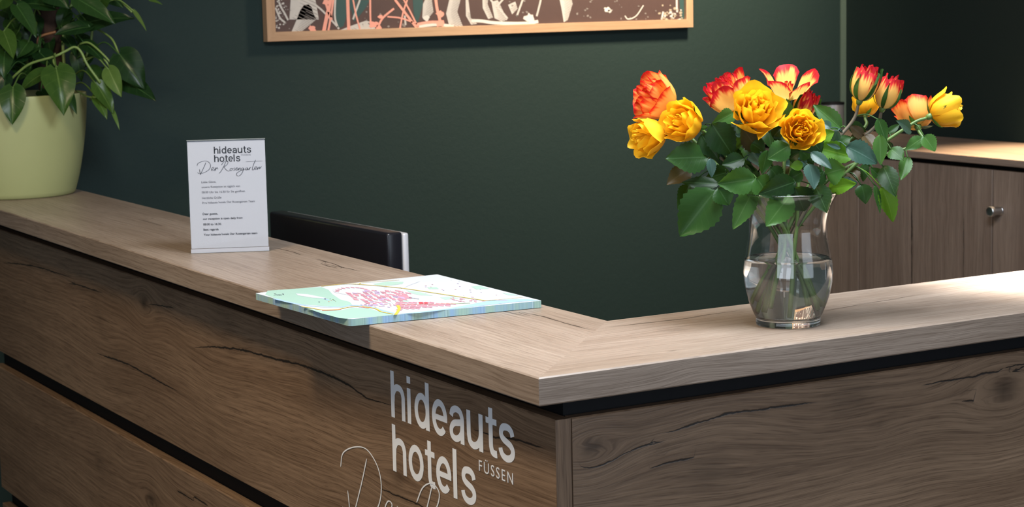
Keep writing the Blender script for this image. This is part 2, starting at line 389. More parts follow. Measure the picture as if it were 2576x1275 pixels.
# ------------------------------------------------------------------ reception counter
W1, W2, TH = 0.300, 0.305, 0.037
OX, OY = 0.056, 0.054
PT = HT - 0.0715
LEND = 2.795
top = tag(empty('counter_top', (0, 0, HT-TH)), 'L-shaped oak worktop with mitred corner carrying the roses and map', 'worktop')
Z0 = HT
T_L = [px_crack(zc([(0, 85), (100, 105), (230, 130), (350, 165), (480, 205), (600, 235), (725, 270)], 3.75, 1300, 760), (2, Z0), 1.0),
       px_crack(zc([(180, 750), (330, 785), (500, 825), (640, 872), (700, 890)], 6.71, 660, 510), (2, Z0), 0.8),
       px_crack(zc([(840, 930), (960, 960), (1100, 1000), (1210, 1030), (1320, 1080), (1450, 1110), (1700, 1170)], 6.71, 660, 510), (2, Z0), 0.9),
       px_crack(zc([(960, 1015), (1100, 1065), (1290, 1112)], 6.71, 660, 510), (2, Z0), 0.8),
       px_crack(zc([(1300, 640), (1600, 720), (1880, 805)], 8.05, 180, 470), (2, Z0), 0.6),
       px_crack(zc([(1560, 625), (1660, 640), (1760, 640)], 8.05, 180, 470), (2, Z0), 0.6),
       px_crack(zc([(1900, 335), (2100, 365), (2250, 395), (2420, 430)], 3.389, 620, 670), (2, Z0), 0.8)]
board('top_slab', 'y', 0, WY-0.004, (0, W1), (HT-TH, HT), OAK_TOP, top, mitre=lambda x, _: x*W2/W1, cracks=T_L,
      knots=[(1.38, 0.22, 0.03, 0.4), (0.75, 0.09, 0.05, 0.5)], seed=1.0)
T_R = [px_crack(zc([(440, 128), (560, 118), (720, 100), (860, 85), (1000, 62), (1150, 42), (1210, 34)], 1.988, 1280, 760), (2, Z0), 0.9, 0, 1),
       px_crack(zc([(790, 136), (850, 146), (930, 160)], 1.988, 1280, 760), (2, Z0), 0.5, 0, 1),
       px_crack([(2030, 790), (2150, 768), (2250, 752), (2340, 735)], (2, Z0), 0.45, 0, 1)]
board('top_slab', 'x', 0, 2.05, (0, W2), (HT-TH, HT), OAK_TOP, top, mitre=lambda y, _: y*W1/W2, cracks=T_R,
      knots=[(0.24, 0.05, 0.014, 0.5), (0.33, 0.18, 0.03, 0.4)], seed=2.0)

base = tag(empty('reception_counter', (OX, OY, 0)), 'oak panelled reception counter with white lettering and black shadow gaps', 'counter')
FP = (0, OX)
P_L = [px_crack(zc([(0, 290), (60, 293), (120, 300), (180, 315), (240, 335), (300, 352)], 1.604, 0, 480), FP, 0.9),
       px_crack(zc([(270, 372), (320, 380), (370, 398), (422, 413)], 1.604, 0, 480), FP, 0.9),
       px_crack(zc([(375, 650), (450, 675), (520, 700), (570, 730), (620, 755), (680, 790), (735, 820)], 1.604, 0, 480), FP, 1.1),
       px_crack(zc([(590, 455), (650, 463), (710, 474)], 1.604, 0, 480), FP, 0.7),
       px_crack([(470, 875), (540, 872), (600, 878), (660, 893), (720, 910), (760, 918), (800, 934), (838, 947), (858, 957), (879, 971), (902, 985), (917, 999), (932, 1004), (952, 1010), (973, 1015), (996, 1024), (1020, 1032)], FP, 1.2),
       px_crack([(1182, 1079), (1211, 1085), (1246, 1101), (1285, 1102), (1320, 1112), (1349, 1122), (1379, 1129)], FP, 0.9),
       px_crack([(949, 1226), (1000, 1247), (1049, 1268), (1090, 1290)], FP, 0.8)]
kp = lambda q, r, a: (on_plane(q, 0, OX)[1], OX-(on_plane(q, 0, OX)[2]-HT), r, a)
K_L = [kp((362, 764), 0.030, 0.9), kp((560, 800), 0.10, 0.25), kp((760, 1000), 0.06, 0.16), kp((1202, 1076), 0.028, 0.6), kp((250, 800), 0.06, 0.2), kp((1000, 1205), 0.03, 0.4)]
z = PT
PH = (0.3135, 0.320, 0.285)
PANTH = 0.0235
for i, h in enumerate(PH):
    ck = P_L if i == 0 else ([px_crack(zc([(300, 940), (400, 1000), (500, 1060), (650, 1155)], 7.156, 400, 1100), FP, 1.0),
                              px_crack(zc([(600, 1050), (750, 1140), (900, 1250)], 7.156, 400, 1100), FP, 1.0)] if i == 1 else [])
    kk = K_L if i == 0 else ([kp((380, 1255), 0.035, 0.8), kp((250, 1160), 0.07, 0.3)] if i == 1 else [])
    board('front_panel', 'y', OY+0.0012, LEND, (OX, OX+PANTH), (z-h, z), OAK, base, cracks=ck, knots=kk, seed=3.0+i, off=0.37*i)
    board('edge_band', 'z', z-h, z, (OX, OX+PANTH), (OY, OY+0.0011), OAK, base, bev=0.0002, dc=0.004, seed=9.0+i)
    z -= h + 0.0405
SPN = (1, OY)
s8 = lambda pts: zc(pts, 1.988, 1280, 760)
P_R = [px_crack(s8([(740, 662), (850, 635), (950, 600), (1050, 570), (1120, 548), (1200, 545), (1300, 530), (1400, 515), (1480, 508), (1570, 500)]), SPN, 1.0, 0, 1),
       px_crack(s8([(322, 822), (430, 826), (500, 802), (560, 767), (620, 737), (720, 705), (800, 698)]), SPN, 0.75, 0, 1),
       px_crack(s8([(690, 832), (790, 805), (880, 786), (955, 771)]), SPN, 0.9, 0, 1),
       px_crack(s8([(2040, 422), (2150, 400), (2250, 382), (2330, 370), (2400, 352), (2480, 347), (2590, 350)]), SPN, 0.9, 0, 1),
       px_crack(s8([(2470, 330), (2530, 318), (2600, 306)]), SPN, 0.7, 0, 1),
       px_crack(s8([(2260, 500), (2300, 492), (2350, 494)]), SPN, 0.9, 0, 1)]
kr = lambda q, r, a: (on_plane(s8([q])[0], 1, OY)[0], OY-(on_plane(s8([q])[0], 1, OY)[2]-HT), r, a)
K_R = [kr((418, 725), 0.022, 0.95), kr((2480, 440), 0.040, 0.85), kr((1000, 850), 0.06, 0.35), kr((1850, 610), 0.02, 0.3), kr((1700, 470), 0.07, 0.3)]
z = PT
for i, h in enumerate(PH):
    board('side_panel', 'x', OX+PANTH+0.0018, 2.0, (OY, OY+0.019), (z-h, z), OAK, base, cracks=P_R if i == 0 else [], knots=K_R if i == 0 else [], seed=6.0+i, off=1.3+0.4*i)
    z -= h + 0.0405
# black carcass behind the panels (shows as shadow gaps) and a plinth
IX, IY = OX+PANTH+0.0005, OY+0.020
link('carcass', box_mesh('carcass', IX, W1-0.02, IY, LEND-0.004, 0.0, HT-TH), BLACK, base)
link('carcass', box_mesh('carcass', W1-0.02, 1.98, IY, W2-0.02, 0.0, HT-TH), BLACK, base)

# ------------------------------------------------------------------ lettering
def text_mesh(txt, bold=0.0, spacing=1.0):
    cu = bpy.data.curves.new('txt', 'FONT'); cu.body = txt; cu.offset = bold; cu.space_character = spacing; cu.resolution_u = 6
    o = bpy.data.objects.new('txt', cu); COL.objects.link(o)
    dg = bpy.context.evaluated_depsgraph_get(); me = bpy.data.meshes.new_from_object(o.evaluated_get(dg))
    bpy.data.objects.remove(o); bpy.data.curves.remove(cu)
    return me
def flat_text(name, txt, fr, x, ytop, w, h, mat, parent, bold=0.0, spacing=1.0, lift=0.0004, th=0.0003):
    """fr = (origin, right, up, normal); text fitted into the w x h rectangle whose top-left corner is (x, ytop)."""
    me = text_mesh(txt, bold, spacing); n = len(me.vertices)
    co = np.zeros(n*3); me.vertices.foreach_get('co', co); co = co.reshape(-1, 3)
    lo, hi = co.min(0), co.max(0)
    X = x + (co[:, 0]-lo[0])/(hi[0]-lo[0])*w; Y = ytop - (hi[1]-co[:, 1])/(hi[1]-lo[1])*h
    o, r, u, nn = fr
    W = o[None] + X[:, None]*r + Y[:, None]*u + lift*nn
    me.vertices.foreach_set('co', W.ravel()); me.update()
    bm = bmesh.new(); bm.from_mesh(me)
    g = bmesh.ops.extrude_face_region(bm, geom=bm.faces[:]); 
    for v in [e for e in g['geom'] if isinstance(e, bmesh.types.BMVert)]: v.co += Vector(nn*th)
    bmesh.ops.recalc_face_normals(bm, faces=bm.faces)
    for f in bm.faces: f.smooth = False
    bm.to_mesh(me); bm.free()
    me.name = name
    return link(name, me, mat, parent)
def ribbon(name, strokes, fr, wid, mat, parent, lift=0.0004):
    o, r, u, nn = fr; vs, fs = [], []
    for st in strokes:
        P = np.array(catmull([(*q, 0) for q in st], 7))[:, :2]; b0 = len(vs); L = len(P)
        for i in range(L):
            t = P[min(i+1, L-1)]-P[max(i-1, 0)]; t = t/(np.linalg.norm(t)+1e-9); nrm = np.array([-t[1], t[0]])
            k = wid*(0.55+0.45*abs(nrm[0]))*(0.5 if i in (0, L-1) else 1)
            for sgn in (-1, 1):
                q = P[i]+nrm*k*0.5*sgn; vs.append(o+q[0]*r+q[1]*u+nn*lift)
        for i in range(L-1): fs.append((b0+2*i, b0+2*i+1, b0+2*i+3, b0+2*i+2))
    me = mesh(name, vs, fs); return link(name, me, mat, parent)
SCRIPT = [[(222, 332), (232, 310), (270, 294), (310, 290), (342, 308), (351, 335), (338, 365), (300, 388), (260, 400), (236, 399), (224, 390)],
          [(308, 303), (290, 340), (265, 385), (250, 412)], [(243, 362), (247, 385), (250, 410)],
          [(360, 372), (376, 362), (382, 351), (371, 349), (360, 362), (362, 378), (378, 377), (392, 364)],
          [(398, 350), (394, 370), (390, 381), (402, 362), (415, 351), (412, 363), (426, 362)],
          [(500, 300), (480, 340), (450, 385), (430, 404)], [(455, 332), (474, 308), (500, 297), (519, 305), (512, 325), (490, 342), (468, 352)],
          [(480, 350), (495, 370), (515, 385), (536, 384)],
          [(547, 361), (536, 371), (540, 384), (553, 380), (557, 367), (547, 361), (566, 366)],
          [(582, 357), (573, 367), (579, 378), (568, 386)],
          [(590, 374), (604, 366), (606, 358), (596, 360), (590, 372), (596, 382), (612, 374)],
          [(618, 360), (614, 382), (628, 362), (636, 364), (632, 380), (642, 378)],
          [(668, 362), (652, 362), (644, 374), (654, 382), (668, 364), (660, 390), (640, 420), (615, 433), (598, 425), (600, 408), (630, 390), (680, 375)],
          [(705, 362), (690, 364), (684, 376), (694, 382), (706, 362), (704, 380), (716, 374)],
          [(722, 360), (718, 382), (728, 364), (740, 358)],
          [(786, 293), (764, 335), (750, 375), (757, 384), (770, 374)], [(690, 308), (770, 306), (850, 305)],
          [(772, 373), (787, 365), (790, 354), (779, 356), (772, 370), (780, 381), (797, 370)],
          [(804, 358), (799, 381), (814, 361), (823, 360), (818, 376), (842, 352)]]
def ell(cx, cy, rx, ry, a0, a1, n=26):
    return [(cx+rx*math.cos(math.radians(a0+(a1-a0)*i/n)), cy+ry*math.sin(math.radians(a0+(a1-a0)*i/n))) for i in range(n+1)]
def crv(pts): return [tuple(p[:2]) for p in catmull([(*p, 0) for p in pts], 6)]
ARCH = [(.085, .36)] + crv([(.10, .52), (.19, .64), (.32, .677), (.45, .64), (.52, .52), (.525, .40)]) + [(.525, 0)]
GLYPH = {   # advance, strokes (centre line, width); ascender = 1
    'h': (.695, [([(.075, 0), (.075, 1)], .15), (ARCH, .145)]),
    'i': (.300, [([(.075, 0), (.075, .75)], .15), ([(.075, .855), (.075, 1)], .15)]),
    'l': (.300, [([(.075, 0), (.075, 1)], .15)]),
    'd': (.710, [(ell(.30, .375, .228, .305, 0, 360), .14), ([(.53, 0), (.53, 1)], .15)]),
    'o': (.690, [(ell(.315, .375, .243, .305, 0, 360), .145)]),
    'e': (.680, [(ell(.305, .375, .232, .305, 0, 318), .142), ([(.09, .372), (.603, .372)], .115)]),
    'a': (.670, [([(.50, 0), (.50, .50)], .145), (crv([(.085, .51), (.13, .62), (.27, .678), (.42, .645), (.495, .53), (.50, .42)]), .138),
                 (crv([(.50, .44), (.36, .415), (.18, .37), (.082, .255), (.10, .125), (.215, .07), (.35, .10), (.46, .20), (.50, .32)]), .132)]),
    'u': (.695, [([(.075, .75), (.075, .36)] + crv([(.078, .26), (.12, .13), (.24, .073), (.38, .11), (.48, .21), (.525, .34)]), .145), ([(.525, 0), (.525, .75)], .15)]),
    't': (.455, [([(.19, .95), (.19, .26)] + crv([(.195, .19), (.235, .095), (.32, .066), (.405, .072)]), .145), ([(.015, .69), (.405, .69)], .12)]),
    's': (.600, [(crv([(.505, .53), (.47, .615), (.39, .67), (.285, .682), (.17, .655), (.108, .575), (.12, .485), (.20, .425), (.31, .388), (.43, .345), (.505, .265), (.495, .165), (.415, .095), (.29, .067), (.165, .10), (.095, .175), (.075, .24)]), .138)]),
}
def big_letters(txt, fr, x0, y0, w, h, mat, parent, lift):
    o, r, u, nn = fr; vs, fs = [], []; pen = 0.0; strokes = []
    for ch in txt:
        adv, st = GLYPH[ch]
        strokes += [([(pen+x, y) for x, y in p], wd) for p, wd in st]; pen += adv
    tot = pen - 0.02 if txt[-1] == 's' else pen
    kx = w/tot; ky = h; k = 0
    for p, wd in strokes:
        P = np.array(p); L = len(P); b0 = len(vs); closed = np.linalg.norm(P[0]-P[-1]) < 1e-6
        for i in range(L):
            if closed: t = P[(i+1) % (L-1)] - P[(i-1) % (L-1)]
            else:
                a_ = P[i]-P[max(i-1, 0)]; b_ = P[min(i+1, L-1)]-P[i]
                a_ = a_/(np.linalg.norm(a_)+1e-9); b_ = b_/(np.linalg.norm(b_)+1e-9); t = a_+b_
            t = t/(np.linalg.norm(t)+1e-9); nr = np.array([-t[1], t[0]])
            for sg in (-1, 1):
                q = P[i] + nr*wd*0.5*sg; vs.append(o + (x0+q[0]*kx)*r + (y0-(1-q[1])*ky)*u + nn*(lift + k*0.000006))
        for i in range(L-1): fs.append((b0+2*i, b0+2*i+2, b0+2*i+3, b0+2*i+1))
        k += 1
    me = mesh('lettering', vs, fs)
    bm = bmesh.new(); bm.from_mesh(me)
    for f in bm.faces:
        if f.normal.dot(Vector(nn)) < 0: f.normal_flip()
    bm.to_mesh(me); bm.free()
    return link('lettering', me, mat, parent)
def logo(fr, S, x0, y0, mat, matthin, parent, lift=0.0004, th=0.0003, sw=0.0030, kx=0.00114):
    """Hotel lettering; S scales the size it has on the counter front."""
    big_letters('hideauts', fr, x0, y0, 0.3725*S, 0.0713*S, mat, parent, lift)
    big_letters('hotels', fr, x0, y0-0.0822*S, 0.2610*S, 0.0727*S, mat, parent, lift)
    flat_text('lettering', 'FÜSSEN', fr, x0+0.2712*S, y0-0.0800*S, 0.0945*S, 0.0195*S, matthin, parent, -0.004, 1.3, lift, th)
    st = [[(x0+(a-388)*kx*S, y0-(b-166)*0.00113*S) for a, b in s] for s in SCRIPT]
    ribbon('script_lettering', st, fr, sw*S, matthin, parent, lift+th+0.0001)
frame_front = (np.array([OX, 0.5328, HT-0.0815]), np.array([0, -1.0, 0]), np.array([0, 0, 1.0]), np.array([-1.0, 0, 0]))
logo(frame_front, 1.0, 0, 0, VINYL, VINYL, base)

# ------------------------------------------------------------------ acrylic sign holder
A = on_plane((481, 638), 2, HT); B = on_plane((677.5, 631), 2, HT)
sr = (B-A); sr[2] = 0; SWID = np.linalg.norm(sr); sr = sr/SWID
sn = np.array([sr[1], -sr[0], 0.0])                                   # faces the guests
sup = np.array([0, 0, 1.0])*0.9995 - sn*0.030; sup = sup/np.linalg.norm(sup)
sign = tag(empty('table_sign', tuple((A+B)/2)), 'white opening-hours notice in clear acrylic stand on the counter', 'sign')
def slab_fr(name, fr, x0, x1, y0, y1, n0, n1, mat, parent):
    o, r, u, nn = fr; vs = [o+x*r+y*u+k*nn for k in (n0, n1) for x, y in ((x0, y0), (x1, y0), (x1, y1), (x0, y1))]
    me = mesh(name, vs, [(0, 3, 2, 1), (4, 5, 6, 7), (0, 1, 5, 4), (1, 2, 6, 5), (2, 3, 7, 6), (3, 0, 4, 7)])
    return link(name, me, mat, parent)
sfr = (A + np.array([0, 0, 0.0002]), sr, sup, sn)
PWID = SWID
SH = 0.2135
slab_fr('paper_insert', sfr, 0.001, PWID-0.001, 0.009, SH-0.0008, -0.0002, 0.0002, PAPER, sign)
slab_fr('acrylic_panel', sfr, 0, PWID, 0.0, SH, 0.0009, 0.0024, ACRYL, sign)
slab_fr('acrylic_panel', sfr, 0, PWID, 0.0, SH, -0.0024, -0.0009, ACRYL, sign)
bfr = (sfr[0], sr, np.array([0, 0, 1.0]), sn)
slab_fr('acrylic_foot', bfr, -0.003, PWID+0.001, 0.0, 0.0025, -0.036, 0.020, ACRYL, sign)
EDGE = plain('acrylic_edge', (0.13, 0.14, 0.135), 0.2, grain=0.05)
slab_fr('top_edge', sfr, 0, PWID, SH, SH+0.0016, -0.0024, 0.0024, EDGE, sign)
slab_fr('bottom_lip', sfr, 0.0, PWID, 0.0005, 0.0082, 0.0003, 0.0010, PAPER, sign)
lfr = (sfr[0] + sn*0.0003, sr, sup, sn)
zs = 0.2128/1095.0
def sy(zy, zx=500): return SH - (zy-95)*zs
xs_ = PWID/762.0
def sx(zx, zy): return (zx - (125 + (zy-95)*35/1095))*xs_
logo(lfr, 0.188, sx(388, 190), sy(158), INK, INK_GREY, sign, 0.0000, 0.0001, 0.0058, 0.00104)
LINES = [('Liebe Gäste,', 488, 24, 265, 408, 0), ('unsere Rezeption ist täglich von', 537, 27, 267, 640, 0), ('08:00 Uhr bis 16:30 für Sie geöffnet.', 588, 27, 268, 692, 0),
         ('Herzliche Grüße', 643, 22, 270, 458, 0), ('Ihre hideauts hotels Der Rosengarten Team', 690, 27, 272, 783, 0),
         ('Dear guests,', 799, 28, 275, 422, 1), ('our reception is open daily from', 848, 27, 277, 662, 1), ('08:00 to 16:30.', 901, 22, 279, 458, 1),
         ('Best regards', 953, 27, 281, 428, 1), ('Your hideauts hotels Der Rosengarten team', 1003, 27, 283, 806, 1)]
for tx, zy, hh, xa, xb, bo in LINES:
    flat_text('printed_text', tx, lfr, sx(xa, zy), sy(zy), (xb-xa)*xs_, hh*zs, INK if bo else INK_GREY, sign, 0.022 if bo else 0.004, 1.0, 0.0, 0.0001)

# ------------------------------------------------------------------ map pad
MT = 0.0105
mz = HT + 0.0008 + MT
mc = [on_plane(q, 2, mz) for q in ((642, 737), (878, 803), (1363, 756), (1100, 690))]
mapo = tag(empty('tear_off_map', tuple(sum(mc)/4 * np.array([1, 1, 0]) + np.array([0, 0, HT]))), 'thick pad of folded town maps overhanging the counter edge', 'map')
def map_uv(P):                                                         # world xy -> local 0..1
    return P
def pad_edge_mat():
    m, nt, b = newmat('map_pad_edge'); tc = N(nt, 'ShaderNodeTexCoord'); sp = N(nt, 'ShaderNodeSeparateXYZ'); nt.links.new(tc.outputs['Object'], sp.inputs[0])
    k = mth(nt, 'ADD', sp.outputs[0], mth(nt, 'MULTIPLY', sp.outputs[1], 0.83))
    n1 = noise(nt, vec(nt, mth(nt, 'MULTIPLY', k, 420.0), 0.0, 0.0), 1.0, 4, 0.7); n2 = noise(nt, vec(nt, mth(nt, 'MULTIPLY', k, 45.0), 4.0, 0.0), 1.0, 2)
    c = mix(nt, sstep(nt, n2, 0.42, 0.60), (0.28, 0.42, 0.36), (0.22, 0.36, 0.52))
    c = mix(nt, sstep(nt, n1, 0.50, 0.72), c, (0.12, 0.17, 0.24)); c = mix(nt, sstep(nt, n1, 0.44, 0.26), c, (0.66, 0.72, 0.74))
    nt.links.new(c, b.inputs['Base Color']); b.inputs['Roughness'].default_value = 0.7; return m
MAPW = plain('map_paper', (0.43, 0.455, 0.49), 0.65, 0.0, 0.1, grain=0.02)
PADE = pad_edge_mat()
def smooth_quad(c, rad, cut=(1,)):
    out = []
    for i in range(4):
        p, a, b = c[i], c[i-1], c[(i+1) % 4]
        r = rad*(3 if i in cut else 1)
        pa = p+(a-p)/np.linalg.norm(a-p)*r; pb = p+(b-p)/np.linalg.norm(b-p)*r
        for t in (0, .33, .67, 1): out.append((1-t)**2*pa + 2*t*(1-t)*p + t*t*pb)
    return out
ring = smooth_quad([np.array(q) for q in mc], 0.003)
n = len(ring)
vs = [q - np.array([0, 0, MT]) for q in ring] + list(ring)
vs = [v - np.array([0, 0, 0]) for v in vs]
me = mesh('pad', vs, [tuple(range(n))[::-1], tuple(range(n, 2*n))] + [(i, (i+1) % n, n+(i+1) % n, n+i) for i in range(n)])
bm = bmesh.new(); bm.from_mesh(me); bmesh.ops.recalc_face_normals(bm, faces=bm.faces); bm.to_mesh(me); bm.free()
pad = link('map_pad', me, [PADE, MAPW], mapo)
for p in me.polygons: p.material_index = 1 if p.normal.z > 0.9 else 0
INKS = {k: plain('map_'+k, tuple(x*0.70 for x in c), 0.65, 0.0, 0.1, grain=0.03) for k, c in dict(forest=(0.36, 0.55, 0.48), town=(0.60, 0.29, 0.36), road=(0.66, 0.50, 0.08), lake=(0.36, 0.53, 0.72),
        street=(0.60, 0.62, 0.70), orange=(0.70, 0.30, 0.20), dark=(0.16, 0.18, 0.24), park=(0.42, 0.60, 0.52), lilac=(0.52, 0.38, 0.60), olive=(0.30, 0.42, 0.14), red=(0.70, 0.10, 0.12)).items()}
SHAPES = {k: [] for k in INKS}
def mpoly(kind, pts): SHAPES[kind].append([tuple(on_plane(q, 2, mz)[:2]) for q in zc(pts, 3.389, 620, 670)])
def mline(kind, pts, w):
    P = [on_plane(q, 2, mz)[:2] for q in zc(pts, 3.389, 620, 670)]
    P = [p[:2] for p in catmull([(*p, 0) for p in P], 5)]
    for a, b in zip(P[:-1], P[1:]):
        t = b-a; L = np.linalg.norm(t)
        if L < 1e-6: continue
        t = t/L; nn = np.array([-t[1], t[0]])*w/2; a2 = a-t*w*0.2; b2 = b+t*w*0.2
        SHAPES[kind].append([tuple(a2-nn), tuple(b2-nn), tuple(b2+nn), tuple(a2+nn)])
mpoly('forest', [(180, 207), (560, 180), (640, 176), (700, 200), (735, 238), (800, 282), (880, 302), (905, 330), (820, 352), (700, 340), (560, 330), (400, 316), (250, 275), (160, 240)])
mpoly('forest', [(500, 352), (640, 380), (800, 375), (900, 352), (1050, 358), (1130, 385), (1220, 405), (1275, 412), (1100, 428), (850, 446), (790, 440), (640, 400)])
mpoly('park', [(1080, 150), (1200, 130), (1340, 132), (1330, 150), (1230, 162), (1120, 164)]); mpoly('park', [(1360, 203), (1480, 220), (1590, 250), (1480, 246), (1400, 228)])
mpoly('park', [(1915, 172), (1990, 164), (2070, 190), (1960, 196)]); mpoly('park', [(1650, 265), (1750, 255), (1810, 274), (1690, 284)]); mpoly('park', [(1540, 178), (1620, 176), (1640, 192), (1560, 194)])
mpoly('park', [(2180, 226), (2280, 235), (2320, 250), (2230, 246)]); mpoly('park', [(1310, 290), (1390, 292), (1370, 306), (1320, 304)])
mpoly('lake', [(1280, 408), (1480, 386), (1700, 362), (1900, 325), (2080, 292), (2250, 281), (2400, 279), (2505, 290), (2300, 303), (2050, 331), (1700, 371), (1480, 397)])
mpoly('street', [(420, 232), (520, 238), (640, 262), (700, 276), (560, 268), (440, 248)])
mline('lake', [(240, 276), (420, 318), (600, 342), (800, 346), (900, 332), (1050, 343), (1150, 372), (1260, 402)], 0.006)
mline('lake', [(560, 265), (640, 272), (700, 288)], 0.004)
rnd = random.Random(5)
MQ = [np.array(on_plane(q, 2, mz)[:2]) for q in ((660, 737), (878, 797), (1345, 754), (1098, 694))]
def on_map(q):
    P = np.array(on_plane(zc([q], 3.389, 620, 670)[0], 2, mz)[:2]); sg = []
    for i in range(4):
        a, b = MQ[i], MQ[(i+1) % 4]; sg.append((b[0]-a[0])*(P[1]-a[1])-(b[1]-a[1])*(P[0]-a[0]))
    return all(x > 0 for x in sg) or all(x < 0 for x in sg)
def quadblock(cx, cy, w, h, kind='town', sk=0.35):
    if not (on_map((cx-w, cy-h)) and on_map((cx+w, cy+h+w*0.12))): return
    q = [(cx-w/2-h*sk, cy-h/2), (cx+w/2-h*sk, cy-h/2+w*0.12), (cx+w/2+h*sk, cy+h/2+w*0.12), (cx-w/2+h*sk, cy+h/2)]
    mpoly(kind, q)
for i in range(10):                                                  # the arena ring at the top of the town
    t = math.pi*(1.0 + i/9*0.9); quadblock(905+135*math.cos(t), 212+33*math.sin(t), 34, 7)
for r_ in range(13):
    yy = 205 + r_*11.0
    for c_ in range(11):
        xx = 830 + c_*52 + r_*16 + rnd.uniform(-9, 9)
        d = ((xx-1110)/300)**2 + ((yy-258)/72)**2
        if d < 1.0 and rnd.random() < 0.82: quadblock(xx, yy+rnd.uniform(-2, 2), rnd.uniform(32, 52), rnd.uniform(7.5, 10.5), 'lilac' if (rnd.random() < 0.12 or yy > 325) else 'town')
for r_ in range(7):
    yy = 306 + r_*12.5
    for c_ in range(11):
        xx = 1300 + c_*48 - r_*9 + rnd.uniform(-8, 8)
        if xx > 1285 and yy < 392 - (xx-1290)*0.085 and yy > 300 + (xx-1300)*0.02: quadblock(xx, yy, rnd.uniform(38, 48), rnd.uniform(8.5, 11.5), 'town', -0.2)
for i in range(26): quadblock(1800+rnd.uniform(-60, 170), 276+rnd.uniform(-14, 26), rnd.uniform(10, 26), rnd.uniform(3, 6), 'town')
for i in range(40): quadblock(rnd.uniform(1100, 2250), rnd.uniform(115, 260), rnd.uniform(8, 18), 2.5, rnd.choice(['lilac', 'town', 'street']))
for i in range(26): quadblock(rnd.uniform(960, 1280), rnd.uniform(318, 350), rnd.uniform(14, 30), 5, rnd.choice(['lilac', 'town']))
mpoly('town', [(1290, 250), (1330, 238), (1390, 262), (1360, 280), (1290, 276)]); mpoly('red', [(1466, 306), (1500, 304), (1510, 320), (1475, 322)]); mpoly('red', [(1510, 308), (1540, 306), (1552, 318), (1520, 322)])
mline('street', [(740, 190), (760, 222), (880, 246), (1000, 285), (1230, 318)], 0.0022); mline('street', [(1180, 235), (1250, 312), (1290, 335)], 0.0030); mline('street', [(1470, 130), (1340, 185), (1310, 260), (1270, 300)], 0.0026)
mline('road', [(640, 172), (860, 152), (1080, 164), (1330, 188), (1580, 225), (1850, 266), (2045, 294)], 0.0030); mline('road', [(860, 152), (960, 150), (1000, 140), (1300, 118)], 0.0020)
mline('road', [(470, 345), (560, 358), (650, 372), (790, 366), (880, 348), (1000, 346), (1100, 362), (1150, 388), (1250, 408)], 0.0028)
mline('road', [(1290, 335), (1302, 365), (1272, 414)], 0.0048); mline('road', [(2045, 294), (2200, 280), (2360, 264)], 0.0018)
mline('orange', [(1300, 326), (1500, 325), (1730, 319)], 0.0024); mline('orange', [(650, 378), (730, 376), (800, 368)], 0.0045); mline('orange', [(890, 345), (960, 344), (1040, 356)], 0.0040); mline('olive', [(1735, 322), (1820, 318), (1905, 314)], 0.0026)
mline('town', [(2010, 298), (2100, 288), (2220, 290)], 0.0030)
for i in range(16): quadblock(225+rnd.uniform(0, 120), 238+rnd.uniform(-4, 12), rnd.uniform(6, 16), 2.2, 'dark')
for i in range(10): quadblock(rnd.uniform(620, 800), rnd.uniform(268, 305), rnd.uniform(6, 16), 2.4, rnd.choice(['dark', 'orange', 'olive']))
for i in range(8): quadblock(1390+i*11, 268+i*1.6, 7, 4.5, 'dark')
order = ['forest', 'park', 'lake', 'street', 'town', 'lilac', 'orange', 'olive', 'road', 'red', 'dark']
vs, fs, mi = [], [], []
cxy = (sum(mc)/4)[:2]
for L, k in enumerate(order):
    for si, poly in enumerate(SHAPES[k]):
        b0 = len(vs); zz = mz + 0.00012 + L*0.00006 + (si % 7)*0.000006
        poly = [tuple(np.array(q)) for q in poly]
        vs += [(q[0], q[1], zz) for q in poly]; fs.append(tuple(range(b0, b0+len(poly)))); mi.append(L)
me = mesh('map_print', vs, fs)
bm = bmesh.new(); bm.from_mesh(me)
for f in bm.faces:
    if f.normal.z < 0: f.normal_flip()
bm.to_mesh(me); bm.free()
mp = link('map_print', me, [INKS[k] for k in order], mapo); me.polygons.foreach_set('material_index', mi); mp['kind'] = 'stuff'

# ------------------------------------------------------------------ desk and monitor behind the counter
desk = tag(empty('work_desk', (0.65, 1.35, 0)), 'oak work desk standing inside behind the counter', 'desk')
board('desk_top', 'y', 0.40, 2.70, (W1+0.01, 1.02), (0.715, 0.74), OAK, desk, seed=12.0, dc=0.03, da=0.05)
for dx, dy in ((0.40, 0.46), (0.96, 0.46), (0.40, 2.64), (0.96, 2.64)):
    link('leg', box_mesh('leg', dx-0.025, dx+0.025, dy-0.025, dy+0.025, 0, 0.715, 0.002), BLACK, desk)
mR = on_plane((986, 585), 0, 0.60); mL = on_plane((690, 531), 2, mR[2])
mdir = (mL-mR); mdir[2] = 0; mdir = mdir/np.linalg.norm(mdir)                         # along the top edge, away from us
mnr = np.array([-mdir[1], mdir[0], 0]); mnr = mnr if mnr[0] < 0 else -mnr             # back of the screen, to the guests
mon = tag(empty('computer_monitor', tuple((mR+mdir*0.27)*np.array([1, 1, 0])+np.array([0, 0, 0.7402]))), 'black flat computer monitor with silver bezel seen from behind', 'monitor')
def obox(name, o, d, nrm, L, zb, zt, n0, n1, mat, parent, bev, seg=3):
    me = box_mesh(name, 0, L, n0, n1, zb, zt, bev, seg)
    for v in me.vertices:
        p = o + d*v.co.x + nrm*v.co.y; v.co = (p[0], p[1], v.co.z)
    bm = bmesh.new(); bm.from_mesh(me); bmesh.ops.recalc_face_normals(bm, faces=bm.faces); bm.to_mesh(me); bm.free()
    return link(name, me, mat, parent, True)
zt = mR[2]
obox('back_shell', mR, mdir, mnr, 0.56, zt-0.275, zt, -0.026, 0.012, BLACK_GLOSS, mon, 0.006)
